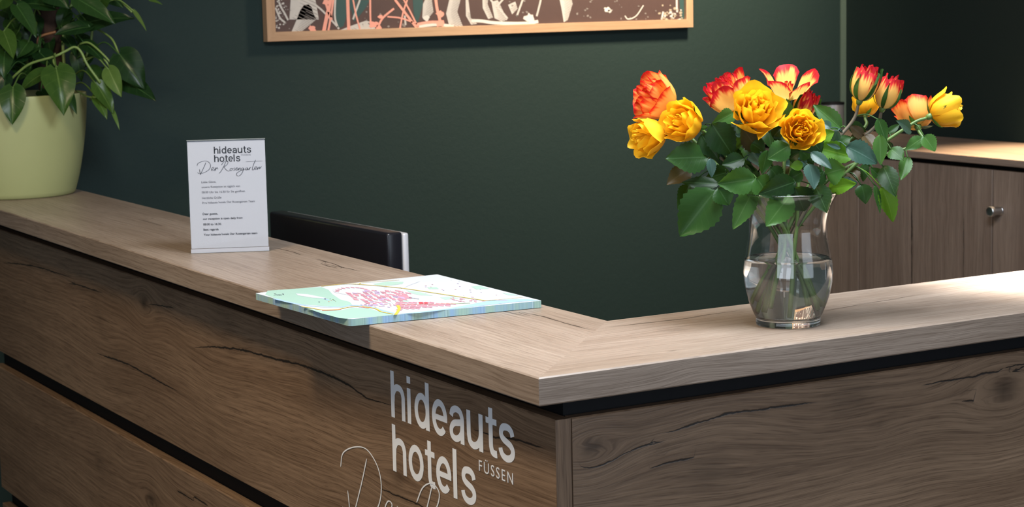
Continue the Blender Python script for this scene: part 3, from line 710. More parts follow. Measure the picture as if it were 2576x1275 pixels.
obox('bezel', mR-mdir*0.001, mdir, mnr, 0.562, zt-0.276, zt-0.0035, -0.041, -0.0262, SILVER, mon, 0.005)
obox('screen', mR+mdir*0.015, mdir, mnr, 0.53, zt-0.26, zt-0.014, -0.0425, -0.0412, BLACK_GLOSS, mon, 0.0)
obox('stand_neck', mR+mdir*0.24, mdir, mnr, 0.08, 0.752, zt-0.20, -0.01, 0.03, BLACK, mon, 0.004)
obox('stand_foot', mR+mdir*0.15, mdir, mnr, 0.26, 0.7402, 0.754, -0.10, 0.10, BLACK, mon, 0.004)

# ------------------------------------------------------------------ sideboard along the right wall
CX = 2.60; CY0 = 0.75
cab = tag(empty('sideboard', (CX+0.2, 1.9, 0)), 'low oak sideboard with round metal knob against the dark wall', 'cabinet')
link('body', box_mesh('body', CX+0.021, WX-0.006, CY0+0.004, WY-0.006, 0.06, HT-0.024), BLACK, cab)
link('plinth', box_mesh('plinth', CX+0.05, WX-0.006, CY0+0.01, WY-0.006, 0.0, 0.06), BLACK, cab)
board('cabinet_top', 'y', CY0, WY-0.004, (CX-0.016, WX-0.004), (HT-0.021, HT), OAK_CAB, cab, seed=21.0, dc=0.02, da=0.03)
splits = [CY0+0.003, 1.330, 1.909, 2.4734, WY-0.008]
for i in range(4):
    ya, yb = splits[i]+0.002, splits[i+1]-0.002
    door = bpy.data.objects.new('tmp', None)
    ck = []
    if i == 2: ck = [([(0.30, CX-2.237-0.004), (0.62, CX-2.237+0.003), (0.85, CX-2.237), (1.06, CX-2.237-0.003)], 1.4), ([(0.72, CX-2.02), (0.95, CX-2.022)], 0.5)]
    d = board('door', 'z', 0.075, HT-0.036, (CX, CX+0.019), (ya, yb), OAK_CAB, cab, seed=22.0+i*1.7, cracks=ck, knots=[(0.93, CX-2.115, 0.012, 0.7)] if i == 2 else [], da=0.02, dc=0.012)
    bpy.data.objects.remove(door)
    if i in (0, 1):
        kc = on_plane((2505, 531), 0, CX-0.018) if i == 1 else np.array([CX, 0.80, HT-0.1376])
        me = lathe_mesh('knob', [(0.0, 0.0), (0.0125, 0.0), (0.0125, 0.003), (0.0115, 0.004), (0.0115, 0.027), (0.0145, 0.029), (0.0145, 0.040), (0.0130, 0.0415), (0.0100, 0.0405), (0.0, 0.0400)], 28)
        M = Matrix.Translation((CX-0.0003, kc[1], kc[2])) @ Matrix.Rotation(-math.pi/2, 4, 'Y'); me.transform(M)
        k = link('knob', me, CHROME, None, False); k.parent = d; k.matrix_parent_inverse = Matrix.Identity(4)
        k['label'] = 'round brushed metal knob'

# pen cup in the corner on the sideboard
pc = on_plane((2095, 344), 2, HT); PR = 0.0355
cup = tag(empty('pen_cup', tuple(pc)), 'grey metal cylinder container on the sideboard beside the corner', 'container')
me = lathe_mesh('cup_body', [(0, 0), (PR, 0), (PR, 0.104), (PR-0.002, 0.104), (PR-0.002, 0.003), (0, 0.003)], 40); me.transform(Matrix.Translation(pc)); link('cup_body', me, CUPM, cup, False)
me = lathe_mesh('rim', [(PR-0.0025, 0.1036), (PR+0.001, 0.1036), (PR+0.001, 0.110), (PR-0.0025, 0.110)], 40, True); me.transform(Matrix.Translation(pc)); link('rim', me, BLACK, cup, False)

# ------------------------------------------------------------------ framed picture
FY = WY - 0.032
bl = on_plane((673.1, 104.5), 1, FY); br = on_plane((1744.3, 69.4), 1, FY)
fx0, fx1, fz0 = bl[0], br[0], (bl[2]+br[2])/2; fz1 = fz0 + 0.86; FWD = 0.0262
pic = tag(empty('framed_picture', ((fx0+fx1)/2, WY-0.003, fz0)), 'framed abstract print in light wood frame hanging on the green wall', 'picture')
mit = lambda s: (lambda x: x)
board('frame_rail', 'x', fx0, fx1, (FY, WY-0.003), (fz0, fz0+FWD), ASH, pic, seed=31.0, dc=0.006, bev=0.0008, mitre=lambda y, z_: fx0+(z_-fz0), mitre_end=lambda y, z_: fx1-(z_-fz0))
board('frame_rail', 'x', fx0, fx1, (FY, WY-0.003), (fz1-FWD, fz1), ASH, pic, seed=32.0, dc=0.006, bev=0.0008, mitre=lambda y, z_: fx0+(fz1-z_), mitre_end=lambda y, z_: fx1-(fz1-z_))
board('frame_rail', 'z', fz0, fz1, (fx0, fx0+FWD), (FY, WY-0.003), ASH, pic, seed=33.0, dc=0.006, bev=0.0008, mitre=lambda x, y: fz0+(x-fx0), mitre_end=lambda x, y: fz1-(x-fx0))
board('frame_rail', 'z', fz0, fz1, (fx1-FWD, fx1), (FY, WY-0.003), ASH, pic, seed=34.0, dc=0.006, bev=0.0008, mitre=lambda x, y: fz0+(fx1-x), mitre_end=lambda x, y: fz1-(fx1-x))
PY = FY + 0.013
PRI = {}
for k, c in dict(brown=(0.075, 0.045, 0.042), teal=(0.030, 0.075, 0.075), grey=(0.50, 0.48, 0.46), mid=(0.24, 0.215, 0.205), salmon=(0.74, 0.33, 0.26), white=(0.62, 0.60, 0.57), sand=(0.40, 0.34, 0.26)).items():
    PRI[k] = plain('print_'+k, c, 0.5, grain=0.08)
pvs, pfs, pmi = [], [], []
pk = list(PRI)
def pp(kind, pts, lay):
    b0 = len(pvs); out = []
    for q in pts:
        P = on_plane(q, 1, PY); out.append((P[0], P[2]))
    for x_, z_ in out: pvs.append((min(max(x_, fx0+0.02), fx1-0.02), PY - 0.0002 - lay*0.00012, min(max(z_, fz0+0.02), fz1-0.02)))
    pfs.append(tuple(range(b0, b0+len(out)))); pmi.append(pk.index(kind))
def pl_(kind, pts, w, lay):
    P = [q[:2] for q in catmull([(*q, 0) for q in pts], 4)]
    for i, (a, b) in enumerate(zip(P[:-1], P[1:])):
        t = b-a; L = np.linalg.norm(t)+1e-9; t = t/L; nn = np.array([-t[1], t[0]])*w/2; pp(kind, [a-nn-t*w*.2, b-nn+t*w*.2, b+nn+t*w*.2, a+nn-t*w*.2], lay+(i % 3)*0.05)
rnd = random.Random(11)
def blob(kind, cx, cy, r, lay, jag=0.35, n=14):
    pp(kind, [(cx+r*(1+rnd.uniform(-jag, jag))*math.cos(2*math.pi*i/n), cy+r*0.9*(1+rnd.uniform(-jag, jag))*math.sin(2*math.pi*i/n)) for i in range(n)], lay)
UPY = -150
pp('teal', [(846, UPY), (905, UPY), (900, 0), (884, 22), (872, 40), (864, 66), (850, 72), (843, 40)], 1)
pp('teal', [(905, 0), (930, 0), (920, 20), (900, 45), (890, 55), (884, 22)], 1); pp('teal', [(1030, UPY), (1066, UPY), (1064, 10), (1055, 45), (1048, 62), (1040, 30)], 1); pp('teal', [(1700, UPY), (1722, UPY), (1722, 66), (1712, 66)], 1)
def hatch(poly, kind2='mid', stepx=4.2, slant=18):
    pp('grey', poly, 2)
    xs = [q[0] for q in poly]; ys = [q[1] for q in poly]; x = min(xs)-10
    A_ = np.array(poly)
    def inside(px, py):
        c = False; j = len(A_)-1
        for i in range(len(A_)):
            if (A_[i, 1] > py) != (A_[j, 1] > py) and px < (A_[j, 0]-A_[i, 0])*(py-A_[i, 1])/(A_[j, 1]-A_[i, 1])+A_[i, 0]: c = not c
            j = i
        return c
    y = min(ys)
    while y < max(ys):
        seg = [t for t in np.arange(min(xs), max(xs), 1.5) if inside(t, y + (t-min(xs))*0.45)]
        if len(seg) > 6:
            a, b = seg[len(seg)//3], seg[-1]
            pp(kind2, [(a, y+(a-min(xs))*0.45), (b, y+(b-min(xs))*0.45), (b, y+(b-min(xs))*0.45+2.0), (a, y+(a-min(xs))*0.45+0.8)], 3)
        y += stepx
hatch([(733, 80), (745, 52), (755, 26), (764, 13), (776, 11), (784, 18), (788, 34), (796, 48), (780, 62), (760, 78)])
hatch([(850, 78), (880, 66), (920, 52), (940, 56), (944, 72), (900, 78)]); hatch([(1064, 10), (1078, -20), (1086, 0), (1090, 30), (1074, 50), (1062, 44)]); hatch([(1122, 34), (1130, 0), (1140, -80), (1170, -80), (1158, 0), (1150, 30), (1164, 66), (1130, 66)])
hatch([(1170, -60), (1190, -60), (1178, 0), (1184, 45), (1200, 60), (1185, 62), (1172, 40)]); hatch([(1212, -60), (1236, -60), (1226, 10), (1240, 44), (1228, 48), (1214, 20)]); hatch([(1236, 5), (1252, 0), (1276, 50), (1262, 54), (1244, 46)]); hatch([(1278, 12), (1296, 4), (1302, 22), (1288, 36)])
hatch([(1395, -60), (1425, -60), (1440, 10), (1428, 50), (1418, 56), (1412, 20)])
for a in ([(700, -40), (702, 6), (716, 34), (724, 50)], [(693, 20), (704, 45), (716, 56)], [(788, 8), (812, 28), (842, 60), (852, 72)], [(846, -40), (842, 38), (850, 70)], [(905, 0), (888, 48)], [(1234, 0), (1256, 22), (1276, 46)], [(1272, -10), (1250, 16)], [(1350, 40), (1360, 0), (1366, -40)], [(1300, 40), (1318, -10)], [(1020, 62), (1018, 40)]): pl_('grey', a, 4.5, 4)
for i in range(70):
    cx = rnd.choice([710, 725, 930, 1010, 1470, 1310]) + rnd.gauss(0, 16); blob('mid', cx, rnd.uniform(-60, 74), rnd.uniform(1.2, 3.2), 4, 0.5, 7)
for i in range(26): blob('grey', 693+abs(rnd.gauss(0, 12)), rnd.uniform(0, 70), rnd.uniform(1.0, 3.0), 4, 0.5, 7)
pl_('white', [(1187, 52), (1212, 53), (1240, 57), (1290, 59), (1330, 58), (1352, 54)], 8, 5); blob('white', 1333, 47, 13, 5); blob('white', 1073, 44, 8, 5); pl_('white', [(1055, 66), (1100, 62), (1140, 66)], 7, 5)
for a, w in (([(838, -60), (830, 5), (822, 40), (814, 80)], 9), ([(846, -60), (834, 30), (826, 75)], 5), ([(873, -60), (875, 20), (877, 76)], 8), ([(888, 0), (896, 40), (905, 72)], 4), ([(931, -60), (931, 20), (932, 62)], 4.5), ([(994, 0), (1020, 34), (1048, 70)], 6), ([(1010, -10), (1030, 26), (1052, 70)], 4),
             ([(948, 74), (962, 46), (990, 22)], 5), ([(975, 42), (1010, 46), (1048, 60)], 4), ([(1006, 70), (1014, 30), (1024, 0)], 4), ([(1092, -40), (1098, 15), (1106, 50)], 7), ([(1046, 62), (1080, 56), (1112, 56)], 7)): pl_('salmon', a, w, 6)
for c_ in ((785, 72, 10), (940, 62, 11), (952, 70, 7), (1106, 34, 9), (1108, 58, 11), (957, 42, 6), (820, 6, 8)): blob('salmon', *c_, 7)
for i in range(30): blob(rnd.choice(['sand', 'white', 'sand']), 1690+rnd.gauss(0, 14), 34+rnd.gauss(0, 10), rnd.uniform(1.5, 4.5), 6, 0.4, 8)  # reflection of the flowers in the picture, painted as pale dots
pl_('white', [(1702, -60), (1702, 10), (1703, 30)], 4, 6); pl_('white', [(1668, 30), (1664, 48)], 4, 6); pl_('white', [(1618, 14), (1600, 40), (1580, 48), (1572, 40)], 2.5, 5); blob('white', 1527, 24, 7, 5); blob('grey', 1534, 28, 5, 5)
for i in range(36): blob('mid', rnd.uniform(1480, 1660), rnd.uniform(-40, 64), rnd.uniform(0.8, 2.4), 4, 0.5, 7)
for i in range(9):                                                   # the print goes on upwards in the same manner
    x0_ = 720 + i*112 + rnd.uniform(-20, 20); y0_ = rnd.uniform(-560, -160); hh_ = rnd.uniform(120, 260); ww_ = rnd.uniform(30, 70)
    hatch([(x0_, y0_+hh_), (x0_+ww_*0.2, y0_), (x0_+ww_, y0_-20), (x0_+ww_*0.8, y0_+hh_*0.5), (x0_+ww_*1.1, y0_+hh_)], stepx=9)
    pl_('salmon', [(x0_+80, y0_-90), (x0_+60, y0_+60), (x0_+rnd.uniform(40, 120), y0_+hh_)], 8, 6)
    pp('teal', [(x0_+60, y0_-60), (x0_+110, y0_-80), (x0_+105, y0_+90), (x0_+70, y0_+120)], 1)
    for k_ in range(10): blob(rnd.choice(['mid', 'grey', 'salmon']), x0_+rnd.uniform(-40, 120), y0_+rnd.uniform(-80, hh_), rnd.uniform(2, 7), 4, 0.5, 8)
me = mesh('print', pvs, pfs)
bm = bmesh.new(); bm.from_mesh(me)
for f in bm.faces:
    if f.normal.y > 0: f.normal_flip()
bm.to_mesh(me); bm.free()
backing = link('backing_board', box_mesh('backing_board', fx0+0.01, fx1-0.01, PY, WY-0.004, fz0+0.01, fz1-0.01), PRI['brown'], pic)
pr_ = link('print', me, [PRI[k] for k in pk], pic); me.polygons.foreach_set('material_index', pmi); pr_['kind'] = 'stuff'

# ------------------------------------------------------------------ leaves
def leaf_mesh(name, b, t, nrm, wid, fold=0.25, curl=0.25, serr=0.05, shape='rose', petiole=None, prad=0.0011, side=0.0):
    b, t = np.asarray(b, float), np.asarray(t, float); ax = t-b; L = np.linalg.norm(ax); ax = ax/L
    nrm = np.asarray(nrm, float); nrm = nrm - ax*(nrm@ax); nrm = nrm/np.linalg.norm(nrm); lat = np.cross(nrm, ax)
    nl = 18 if shape == 'rose' else 14; lats = (-1, -0.62, -0.28, 0, 0.28, 0.62, 1)
    vs, uvs, fs = [], [], []
    for i in range(nl+1):
        s = i/nl
        if shape == 'rose': w = math.sin(math.pi*min(1, s**0.82))**0.80*(1-0.25*s)*1.12
        else: w = (1-(1-min(1, s/0.28))**2)**0.5*(1 if s < 0.28 else (1-((s-0.28)/0.72)**1.7)) if s > 0 else 0.25
        w = max(w, 0.0)
        if i == nl: w = 0.0
        for q in lats:
            ww = w*(1+serr*(1 if i % 2 else -1)*(abs(q) == 1))
            y = q*ww*wid/2
            x = s*L - (0.10*L*q*q*(1-s)**3 if shape != 'rose' else 0)
            zz = fold*abs(y) - curl*L*(s*s-s*0.55) + side*y*s + 0.05*wid*math.sin(5.5*s+2.2*q)*abs(q)
            vs.append(b + ax*x + lat*y + nrm*zz); uvs.append(((q+1)/2, s))
    m = len(lats)
    for i in range(nl):
        for k in range(m-1): fs.append((i*m+k, i*m+k+1, (i+1)*m+k+1, (i+1)*m+k))
    if petiole is not None:
        pv, pf = tube_geo(petiole, prad, 6, len(vs)); vs += pv; fs += pf; uvs += [(0.5, 0.3)]*len(pv)
    me = mesh(name, vs, fs); ul = me.uv_layers.new(name='UVMap')
    idx = np.zeros(len(me.loops), int); me.loops.foreach_get('vertex_index', idx)
    ul.data.foreach_set('uv', np.array(uvs)[idx].ravel()); return me

# ------------------------------------------------------------------ glass vase
VC = np.array([0.491, 0.125, HT])
VD = (VC - CAM)@_F; PXM = FPX/VD                                      # pixels per metre at the vase
def vase_prof():
    # outer radius by height, read from the silhouette
    pts = [(0.0455, 0.0), (0.0462, 0.004), (0.0462, 0.010), (0.050, 0.018), (0.0575, 0.038), (0.0622, 0.058), (0.0635, 0.073), (0.0622, 0.092), (0.0590, 0.110), (0.0568, 0.124), (0.0562, 0.138), (0.0575, 0.155), (0.0625, 0.172), (0.0690, 0.184), (0.0735, 0.190)]
    sm = catmull([(r, z_, 0) for r, z_ in pts], 4); return [(p[0], p[1]) for p in sm]
out = vase_prof(); GT = 0.0026
inn = [(r-GT, z_) for r, z_ in out if z_ >= 0.013]
prof = [(0, 0.0)] + [(0.040, 0.0)] + out + [(out[-1][0]-0.0008, out[-1][1]+0.0016), (inn[-1][0]+0.0004, inn[-1][1]+0.0014)] + inn[::-1] + [(0.036, 0.0125), (0.0, 0.0115)]
vase = tag(empty('glass_vase', tuple(VC)), 'clear curved glass vase half full of water holding the roses', 'vase')
me = lathe_mesh('vase_body', prof, 72); me.transform(Matrix.Translation(VC + np.array([0, 0, 0.0004]))); link('vase_body', me, GLASS, vase, True)
WL = 0.0955
wp = [(r-GT+0.0002, z_) for r, z_ in out if 0.013 <= z_ <= WL]
prof = [(0.0, 0.0113), (0.036, 0.0123)] + wp + [(wp[-1][0]-0.0003, WL+0.0006), (wp[-1][0]-0.002, WL-0.0002), (0.0, WL-0.0004)]
me = lathe_mesh('water', prof, 72); me.transform(Matrix.Translation(VC + np.array([0, 0, 0.0004]))); w_ = link('water', me, WATER, vase, True); w_['label'] = 'clear water in the vase'

# ------------------------------------------------------------------ roses
def zpx(x, y): return (1560+x/2.602, 130+y/2.602)
def petal_mesh(name, R, H, out_, th0, alpha, rs, M, scale, flop=0.0, bud=False, taper=False):
    nu, nv = 9, 9; vs, uvs, fs = [], [], []
    r1 = rs.uniform(-1, 1); r2 = rs.uniform(-1, 1)
    P0, P1, P2, P3 = np.array([0.03, 0.0]), np.array([R*1.15, 0.02+0.05*flop]), np.array([R*(1.04+0.2*flop), H*0.72]), np.array([R*out_, H*(1-0.25*flop)])
    if bud: P1, P2 = np.array([R*1.10, 0.04]), np.array([R*1.32, H*0.58])
    for j in range(nv):
        v = j/(nv-1)
        for i in range(nu):
            u = -1+2*i/(nu-1)
            ve = v*(1-0.20*abs(u)**2.6) + 0.0
            B = (1-ve)**3*P0 + 3*ve*(1-ve)**2*P1 + 3*ve*ve*(1-ve)*P2 + ve**3*P3
            wpr = 0.55+0.45*math.sin(min(1, v*1.35)*math.pi/2)
            if taper: wpr = (1-v)**0.7*(0.75+0.6*v); ve = v
            rr = B[0]*(1 + 0.06*math.sin(3*u+r1*3)*v) + 0.035*v**4*math.sin(5*u+7*r2) + 0.030*v**3*u*u*(1.0 if out_ > 1 else -0.4)
            zz = B[1] + 0.05*v*v*math.sin(2.5*u+4*r2) - 0.06*max(0, v-0.8)*5*abs(u)**3*(1 if out_ > 1 else 0)
            th = th0 + u*alpha*wpr*min(1.0, 0.9)
            p = Vector((rr*math.cos(th)*scale, rr*math.sin(th)*scale, zz*scale)); vs.append(M @ p); uvs.append(((u+1)/2, v))
    for j in range(nv-1):
        for i in range(nu-1): fs.append((j*nu+i, j*nu+i+1, (j+1)*nu+i+1, (j+1)*nu+i))
    me = mesh(name, vs, fs); ul = me.uv_layers.new(name='UVMap')
    idx = np.zeros(len(me.loops), int); me.loops.foreach_get('vertex_index', idx)
    ul.data.foreach_set('uv', np.array(uvs)[idx].ravel()); return me

KINDS = {  # rings: (R, H, out, petals, half-angle, flop)
    'full': [(0.06, 0.60, 0.75, 3, 1.25, 0), (0.11, 0.62, 0.85, 3, 1.20, 0), (0.17, 0.61, 0.95, 4, 0.95, 0), (0.24, 0.58, 1.02, 5, 0.80, 0), (0.32, 0.54, 1.10, 5, 0.78, 0.1), (0.40, 0.48, 1.16, 5, 0.78, 0.12)],
    'half': [(0.06, 0.70, 0.70, 3, 1.25, 0), (0.12, 0.72, 0.85, 3, 1.20, 0), (0.20, 0.70, 0.98, 4, 0.95, 0), (0.29, 0.68, 1.08, 5, 0.80, 0), (0.37, 0.62, 1.22, 5, 0.80, 0.1)],
    'bud': [(0.06, 0.86, 0.6, 3, 1.3, 0), (0.13, 0.88, 0.8, 3, 1.2, 0), (0.21, 0.84, 0.86, 4, 1.0, 0), (0.28, 0.78, 0.92, 5, 0.85, 0)],
    'open': [(0.10, 0.40, 0.8, 3, 0.8, 0), (0.36, 0.60, 1.62, 5, 0.66, 0.1)],
}
ROSES = [  # bloom centre px, size px, axis(r,u,t), kind, colour, depth offset, spin, label
    ((1652, 250), 132, (-0.82, 0.42, 0.38), 'half', 'O', 0.010, 0.3, 'orange rose with red edges facing sideways, highest bloom over two yellow roses'),
    ((1634, 343), 110, (-0.86, -0.22, 0.42), 'half', 'Y', -0.010, 0.9, 'pale yellow rose with drooping head below the orange red-edged rose'),
    ((1722, 309), 118, (-0.62, 0.22, 0.72), 'half', 'Y', -0.030, 0.1, 'yellow rose with one tall outer petal beside the pale drooping one'),
    ((1832, 240), 128, (-0.50, 0.80, 0.12), 'half', 'R', 0.035, 1.2, 'red and cream striped rose just behind the largest yellow rose'),
    ((1902, 275), 134, (0.06, 0.40, 0.90), 'full', 'Y', -0.045, 0.0, 'largest wide open yellow rose at the front of the bouquet'),
    ((1985, 212), 112, (0.02, 0.86, 0.46), 'open', 'R', 0.020, 0.55, 'loosely open cream rose with red petal tips, tallest in the bouquet'),
    ((2022, 276), 82, (0.25, 0.70, 0.40), 'bud', 'R', 0.030, 0.4, 'small red and white rose peeking from behind a yellow rose'),
    ((2015, 326), 106, (0.04, 0.10, 0.98), 'full', 'Y', -0.070, 0.7, 'round yellow rose facing out, lowest of the front blooms'),
    ((2173, 220), 88, (0.28, 0.95, 0.10), 'bud', 'R', -0.020, 0.2, 'upright red rose bud with long green sepals, tallest of a pair'),
    ((2231, 242), 82, (0.30, 0.93, 0.14), 'bud', 'R', 0.000, 1.0, 'red and pink striped rose bud leaning beside the tallest bud'),
    ((2178, 268), 72, (0.10, 0.85, -0.40), 'half', 'Y', 0.035, 0.5, 'yellow rose seen from below behind the two red buds'),
    ((2303, 288), 106, (-0.05, 0.80, -0.50), 'half', 'O', 0.030, 0.8, 'yellow-orange rose with thin red petal rims behind the outermost yellow rose'),
    ((2374, 279), 104, (0.90, 0.36, -0.12), 'half', 'Y', -0.015, 0.35, 'yellow rose turned away on a long bending stem over the sideboard'),
]
def make_rose(i, spec):
    (c, size, axd, kind, colr, dz, spin, label) = spec
    rs = random.Random(100+i); sc = size/PXM/0.96 if kind != 'bud' else size/PXM/0.86
    ax = Vector(cdir(*axd)); dep = VD + dz
    ctr = Vector(at_depth(c, dep)); cal = ctr - ax*(sc*0.34)
    M = Matrix.Translation(cal) @ ax.to_track_quat('Z', 'Y').to_matrix().to_4x4() @ Matrix.Rotation(spin, 4, 'Z')
    pm = {'Y': PET_Y, 'R': PET_R, 'O': PET_O}[colr]
    # stem first: cut end in the water, crossing at the neck, up to the bloom
    ang = math.atan2(cal.y-VC[1], cal.x-VC[0]) + rs.uniform(-0.25, 0.25)
    spread = min(1.0, math.hypot(cal.x-VC[0], cal.y-VC[1])/0.16)
    neck = np.array([VC[0]+0.022*spread*math.cos(ang)+rs.uniform(-.010, .010), VC[1]+0.022*spread*math.sin(ang)+rs.uniform(-.010, .010), HT+0.150])
    ba = ang + math.pi + rs.uniform(-0.5, 0.5) + (0.4 if i % 2 else -0.3); brd = (0.026+0.020*spread)*rs.uniform(0.8, 1.0)
    zb = rs.uniform(0.016, 0.040); brd = min(brd, 0.037 + zb*0.35)
    bot = np.array([VC[0]+brd*math.cos(ba), VC[1]+brd*math.sin(ba), HT+zb])
    mid = (neck+bot)/2; mid[2] = HT+0.095
    ca = np.array(cal); aa = np.array(ax)
    up1 = neck + (ca-neck)*0.40 + np.array([0, 0, 0.018])
    end = ca - aa*sc*0.10
    pts = catmull([bot, mid, neck, up1, ca - aa*sc*0.45 + (up1-ca)*0.05, end], 8)
    root = tag(empty('cut_rose', tuple(bot)), label, 'rose', 'roses in the glass vase')
    rad = np.linspace(0.0031, 0.0023, len(pts))
    sv, sf = tube_geo(pts, rad, 8)
    for t_ in (6, 11, 15, 20, 26):
        p = np.array(pts[t_ % len(pts)]); d = np.array([math.cos(t_*2.1+i), math.sin(t_*2.1+i), -0.25]); b0 = len(sv)
        for q in range(5): sv.append(p + np.array([math.cos(q*1.2566)*0.0004, math.sin(q*1.2566)*0.0004, math.cos(q*1.2566)*0.0022]) + d*0.0015)
        sv.append(p + d*0.0070); sf += [(b0+q, b0+(q+1) % 5, b0+5) for q in range(5)]
    link('stem', mesh('stem', sv, sf), STEM_B if i in (8, 9, 3) else STEM_G, root, True)
    me = lathe_mesh('hip', [(0, -0.11), (0.055, -0.10), (0.075, -0.05), (0.085, 0.0), (0.07, 0.04), (0, 0.05)], 14); me.transform(M @ Matrix.Scale(sc, 4)); link('hip', me, STEM_G, root, True)
    for ri, (R_, H_, o_, n_, al_, fl_) in enumerate(KINDS[kind]):
        for k in range(n_):
            th = 2*math.pi*k/n_ + ri*0.83 + rs.uniform(-0.15, 0.15)
            link('petal', petal_mesh('petal', R_*rs.uniform(0.94, 1.06), H_*rs.uniform(0.93, 1.07), o_*rs.uniform(0.94, 1.10), th, al_*rs.uniform(0.92, 1.05), rs, M, sc, fl_, kind == 'bud'), pm, root, True)
    for k in range(5):
        th = 2*math.pi*k/5 + 0.4 + i
        if kind == 'bud':
            link('sepal', petal_mesh('sepal', 0.315, 0.62+0.12*(k % 3), 0.98+0.25*(k % 2), th, 0.36, rs, M, sc, 0.0, True, True), LEAF_M, root, True); continue
        d0 = Vector((math.cos(th), math.sin(th), 0)); upz = 0.66 if kind == 'bud' else (0.05 if k % 2 else 0.28); outr = 0.37 if kind == 'bud' else 0.42
        b_ = M @ (d0*0.06*sc); t_ = M @ (d0*outr*sc + Vector((0, 0, upz*sc)))
        nn = (M.to_3x3() @ (Vector((0, 0, -1))*0.5 + d0*(0.9 if kind == 'bud' else -0.2)))
        link('sepal', leaf_mesh('sepal', b_, t_, nn, 0.20*sc if kind == 'bud' else 0.12*sc, 0.1, 0.42 if kind == 'bud' else 0.25, 0.0), LEAF_M, root, True)
    return root, [np.array(q) for q in pts], i
BUILT = [make_rose(i, s) for i, s in enumerate(ROSES)]

# foliage of the roses: (base, tip) in the enlarged view, width, shade, depth offset
LV = [((625, 905), (390, 1210), 235, 'D', -.050), ((878, 893), (740, 1160), 118, 'M', -.060), ((885, 832), (640, 868), 150, 'M', -.065), ((648, 868), (400, 852), 80, 'D', -.045), ((575, 690), (298, 700), 178, 'D', -.035),
      ((455, 765), (310, 862), 112, 'R', -.010), ((455, 870), (384, 1025), 95, 'D', -.015), ((598, 470), (745, 690), 170, 'D', -.045), ((530, 540), (645, 705), 120, 'D', -.03), ((742, 400), (612, 472), 95, 'M', .01), ((842, 582), (748, 545), 62, 'B', -.01),
      ((640, 890), (712, 1005), 140, 'D', -.055), ((812, 700), (665, 742), 95, 'D', -.05), ((890, 825), (975, 945), 150, 'M', -.07), ((1108, 615), (962, 700), 125, 'M', -.075), ((965, 645), (928, 800), 85, 'M', -.06), ((1115, 935), (955, 1145), 150, 'M', -.085),
      ((1148, 850), (912, 935), 140, 'D', -.075), ((1140, 885), (1205, 1042), 172, 'D', -.080), ((1275, 875), (1355, 1050), 130, 'D', -.075), ((1235, 735), (1275, 898), 100, 'B', -.080), ((1248, 658), (1388, 765), 66, 'B', -.080), ((1345, 800), (1478, 760), 148, 'M', -.065),
      ((1368, 892), (1542, 860), 92, 'F', -.05), ((1525, 690), (1262, 620), 120, 'F', -.035), ((1290, 590), (1402, 520), 95, 'F', -.02), ((1448, 505), (1265, 342), 105, 'M', -.01), ((1378, 502), (1310, 455), 55, 'B', -.02), ((1478, 622), (1692, 725), 140, 'B', -.06), ((1442, 634), (1352, 602), 28, 'B', -.05),
      ((1688, 436), (1742, 592), 75, 'M', -.035), ((1700, 542), (1706, 742), 80, 'M', -.045), ((1748, 535), (1832, 472), 42, 'D', -.01), ((1905, 522), (1822, 450), 75, 'B', -.035), ((1768, 636), (1855, 705), 95, 'M', -.03), ((1985, 548), (2062, 652), 100, 'M', -.03), ((1988, 560), (1868, 640), 75, 'M', -.02),
      ((1885, 688), (1838, 842), 75, 'M', -.02), ((1722, 748), (1802, 938), 115, 'D', -.035), ((1712, 885), (1800, 1112), 125, 'F', -.03), ((1578, 868), (1612, 992), 100, 'D', -.03), ((1666, 868), (1706, 1056), 38, 'M', -.03), ((1604, 728), (1590, 852), 55, 'D', -.02), ((1424, 515), (1388, 602), 62, 'B', -.03),
      ((1592, 562), (1502, 480), 64, 'R', -.005), ((1428, 604), (1512, 556), 70, 'D', -.02), ((1198, 740), (1112, 752), 58, 'F', -.07), ((1192, 788), (1098, 842), 84, 'M', -.06), ((1080, 482), (1092, 308), 95, 'M', -.01), ((902, 645), (795, 490), 115, 'R', -.01), ((590, 698), (602, 822), 56, 'B', -.04),
      ((1000, 565), (1062, 488), 70, 'D', -.04), ((1600, 545), (1660, 620), 80, 'R', -.01), ((860, 600), (950, 660), 100, 'D', -.03), ((780, 640), (700, 560), 110, 'D', 0), ((980, 760), (1060, 850), 110, 'D', -.05), ((1420, 640), (1500, 720), 110, 'D', -.03), ((700, 790), (560, 830), 110, 'D', -.01), ((820, 740), (760, 850), 110, 'D', -.03),
      ((1500, 760), (1560, 850), 80, 'R', -.01), ((1240, 560), (1320, 660), 110, 'D', -.04), ((1100, 700), (1180, 650), 90, 'D', -.05), ((1660, 640), (1620, 760), 70, 'D', -.01), ((1700, 820), (1640, 760), 60, 'M', -.02), ((1330, 780), (1240, 860), 110, 'D', -.06), ((640, 560), (560, 640), 100, 'R', .0),
      ((900, 930), (820, 890), 80, 'D', -.02), ((1050, 900), (960, 860), 110, 'D', -.05), ((1180, 640), (1240, 700), 90, 'M', -.06), ((860, 660), (940, 760), 95, 'B', -.03), ((760, 480), (860, 560), 90, 'D', .02), ((1120, 500), (1010, 600), 110, 'D', -.02), ((1770, 590), (1700, 660), 60, 'D', 0), ((1470, 880), (1390, 830), 70, 'D', -.03)]
rs = random.Random(40)
for _ in range(34):
    bx, by = rs.uniform(620, 1560), rs.uniform(470, 850); an = rs.uniform(0, 6.28); ln = rs.uniform(95, 150)
    LV.append(((bx, by), (bx+ln*math.cos(an), by+abs(ln*math.sin(an))*0.8), rs.uniform(75, 110), rs.choice('DDDMBR'), rs.uniform(0.0, 0.05)))
LM = {'D': LEAF_D, 'M': LEAF_M, 'B': LEAF_B, 'F': LEAF_F, 'R': LEAF_R}
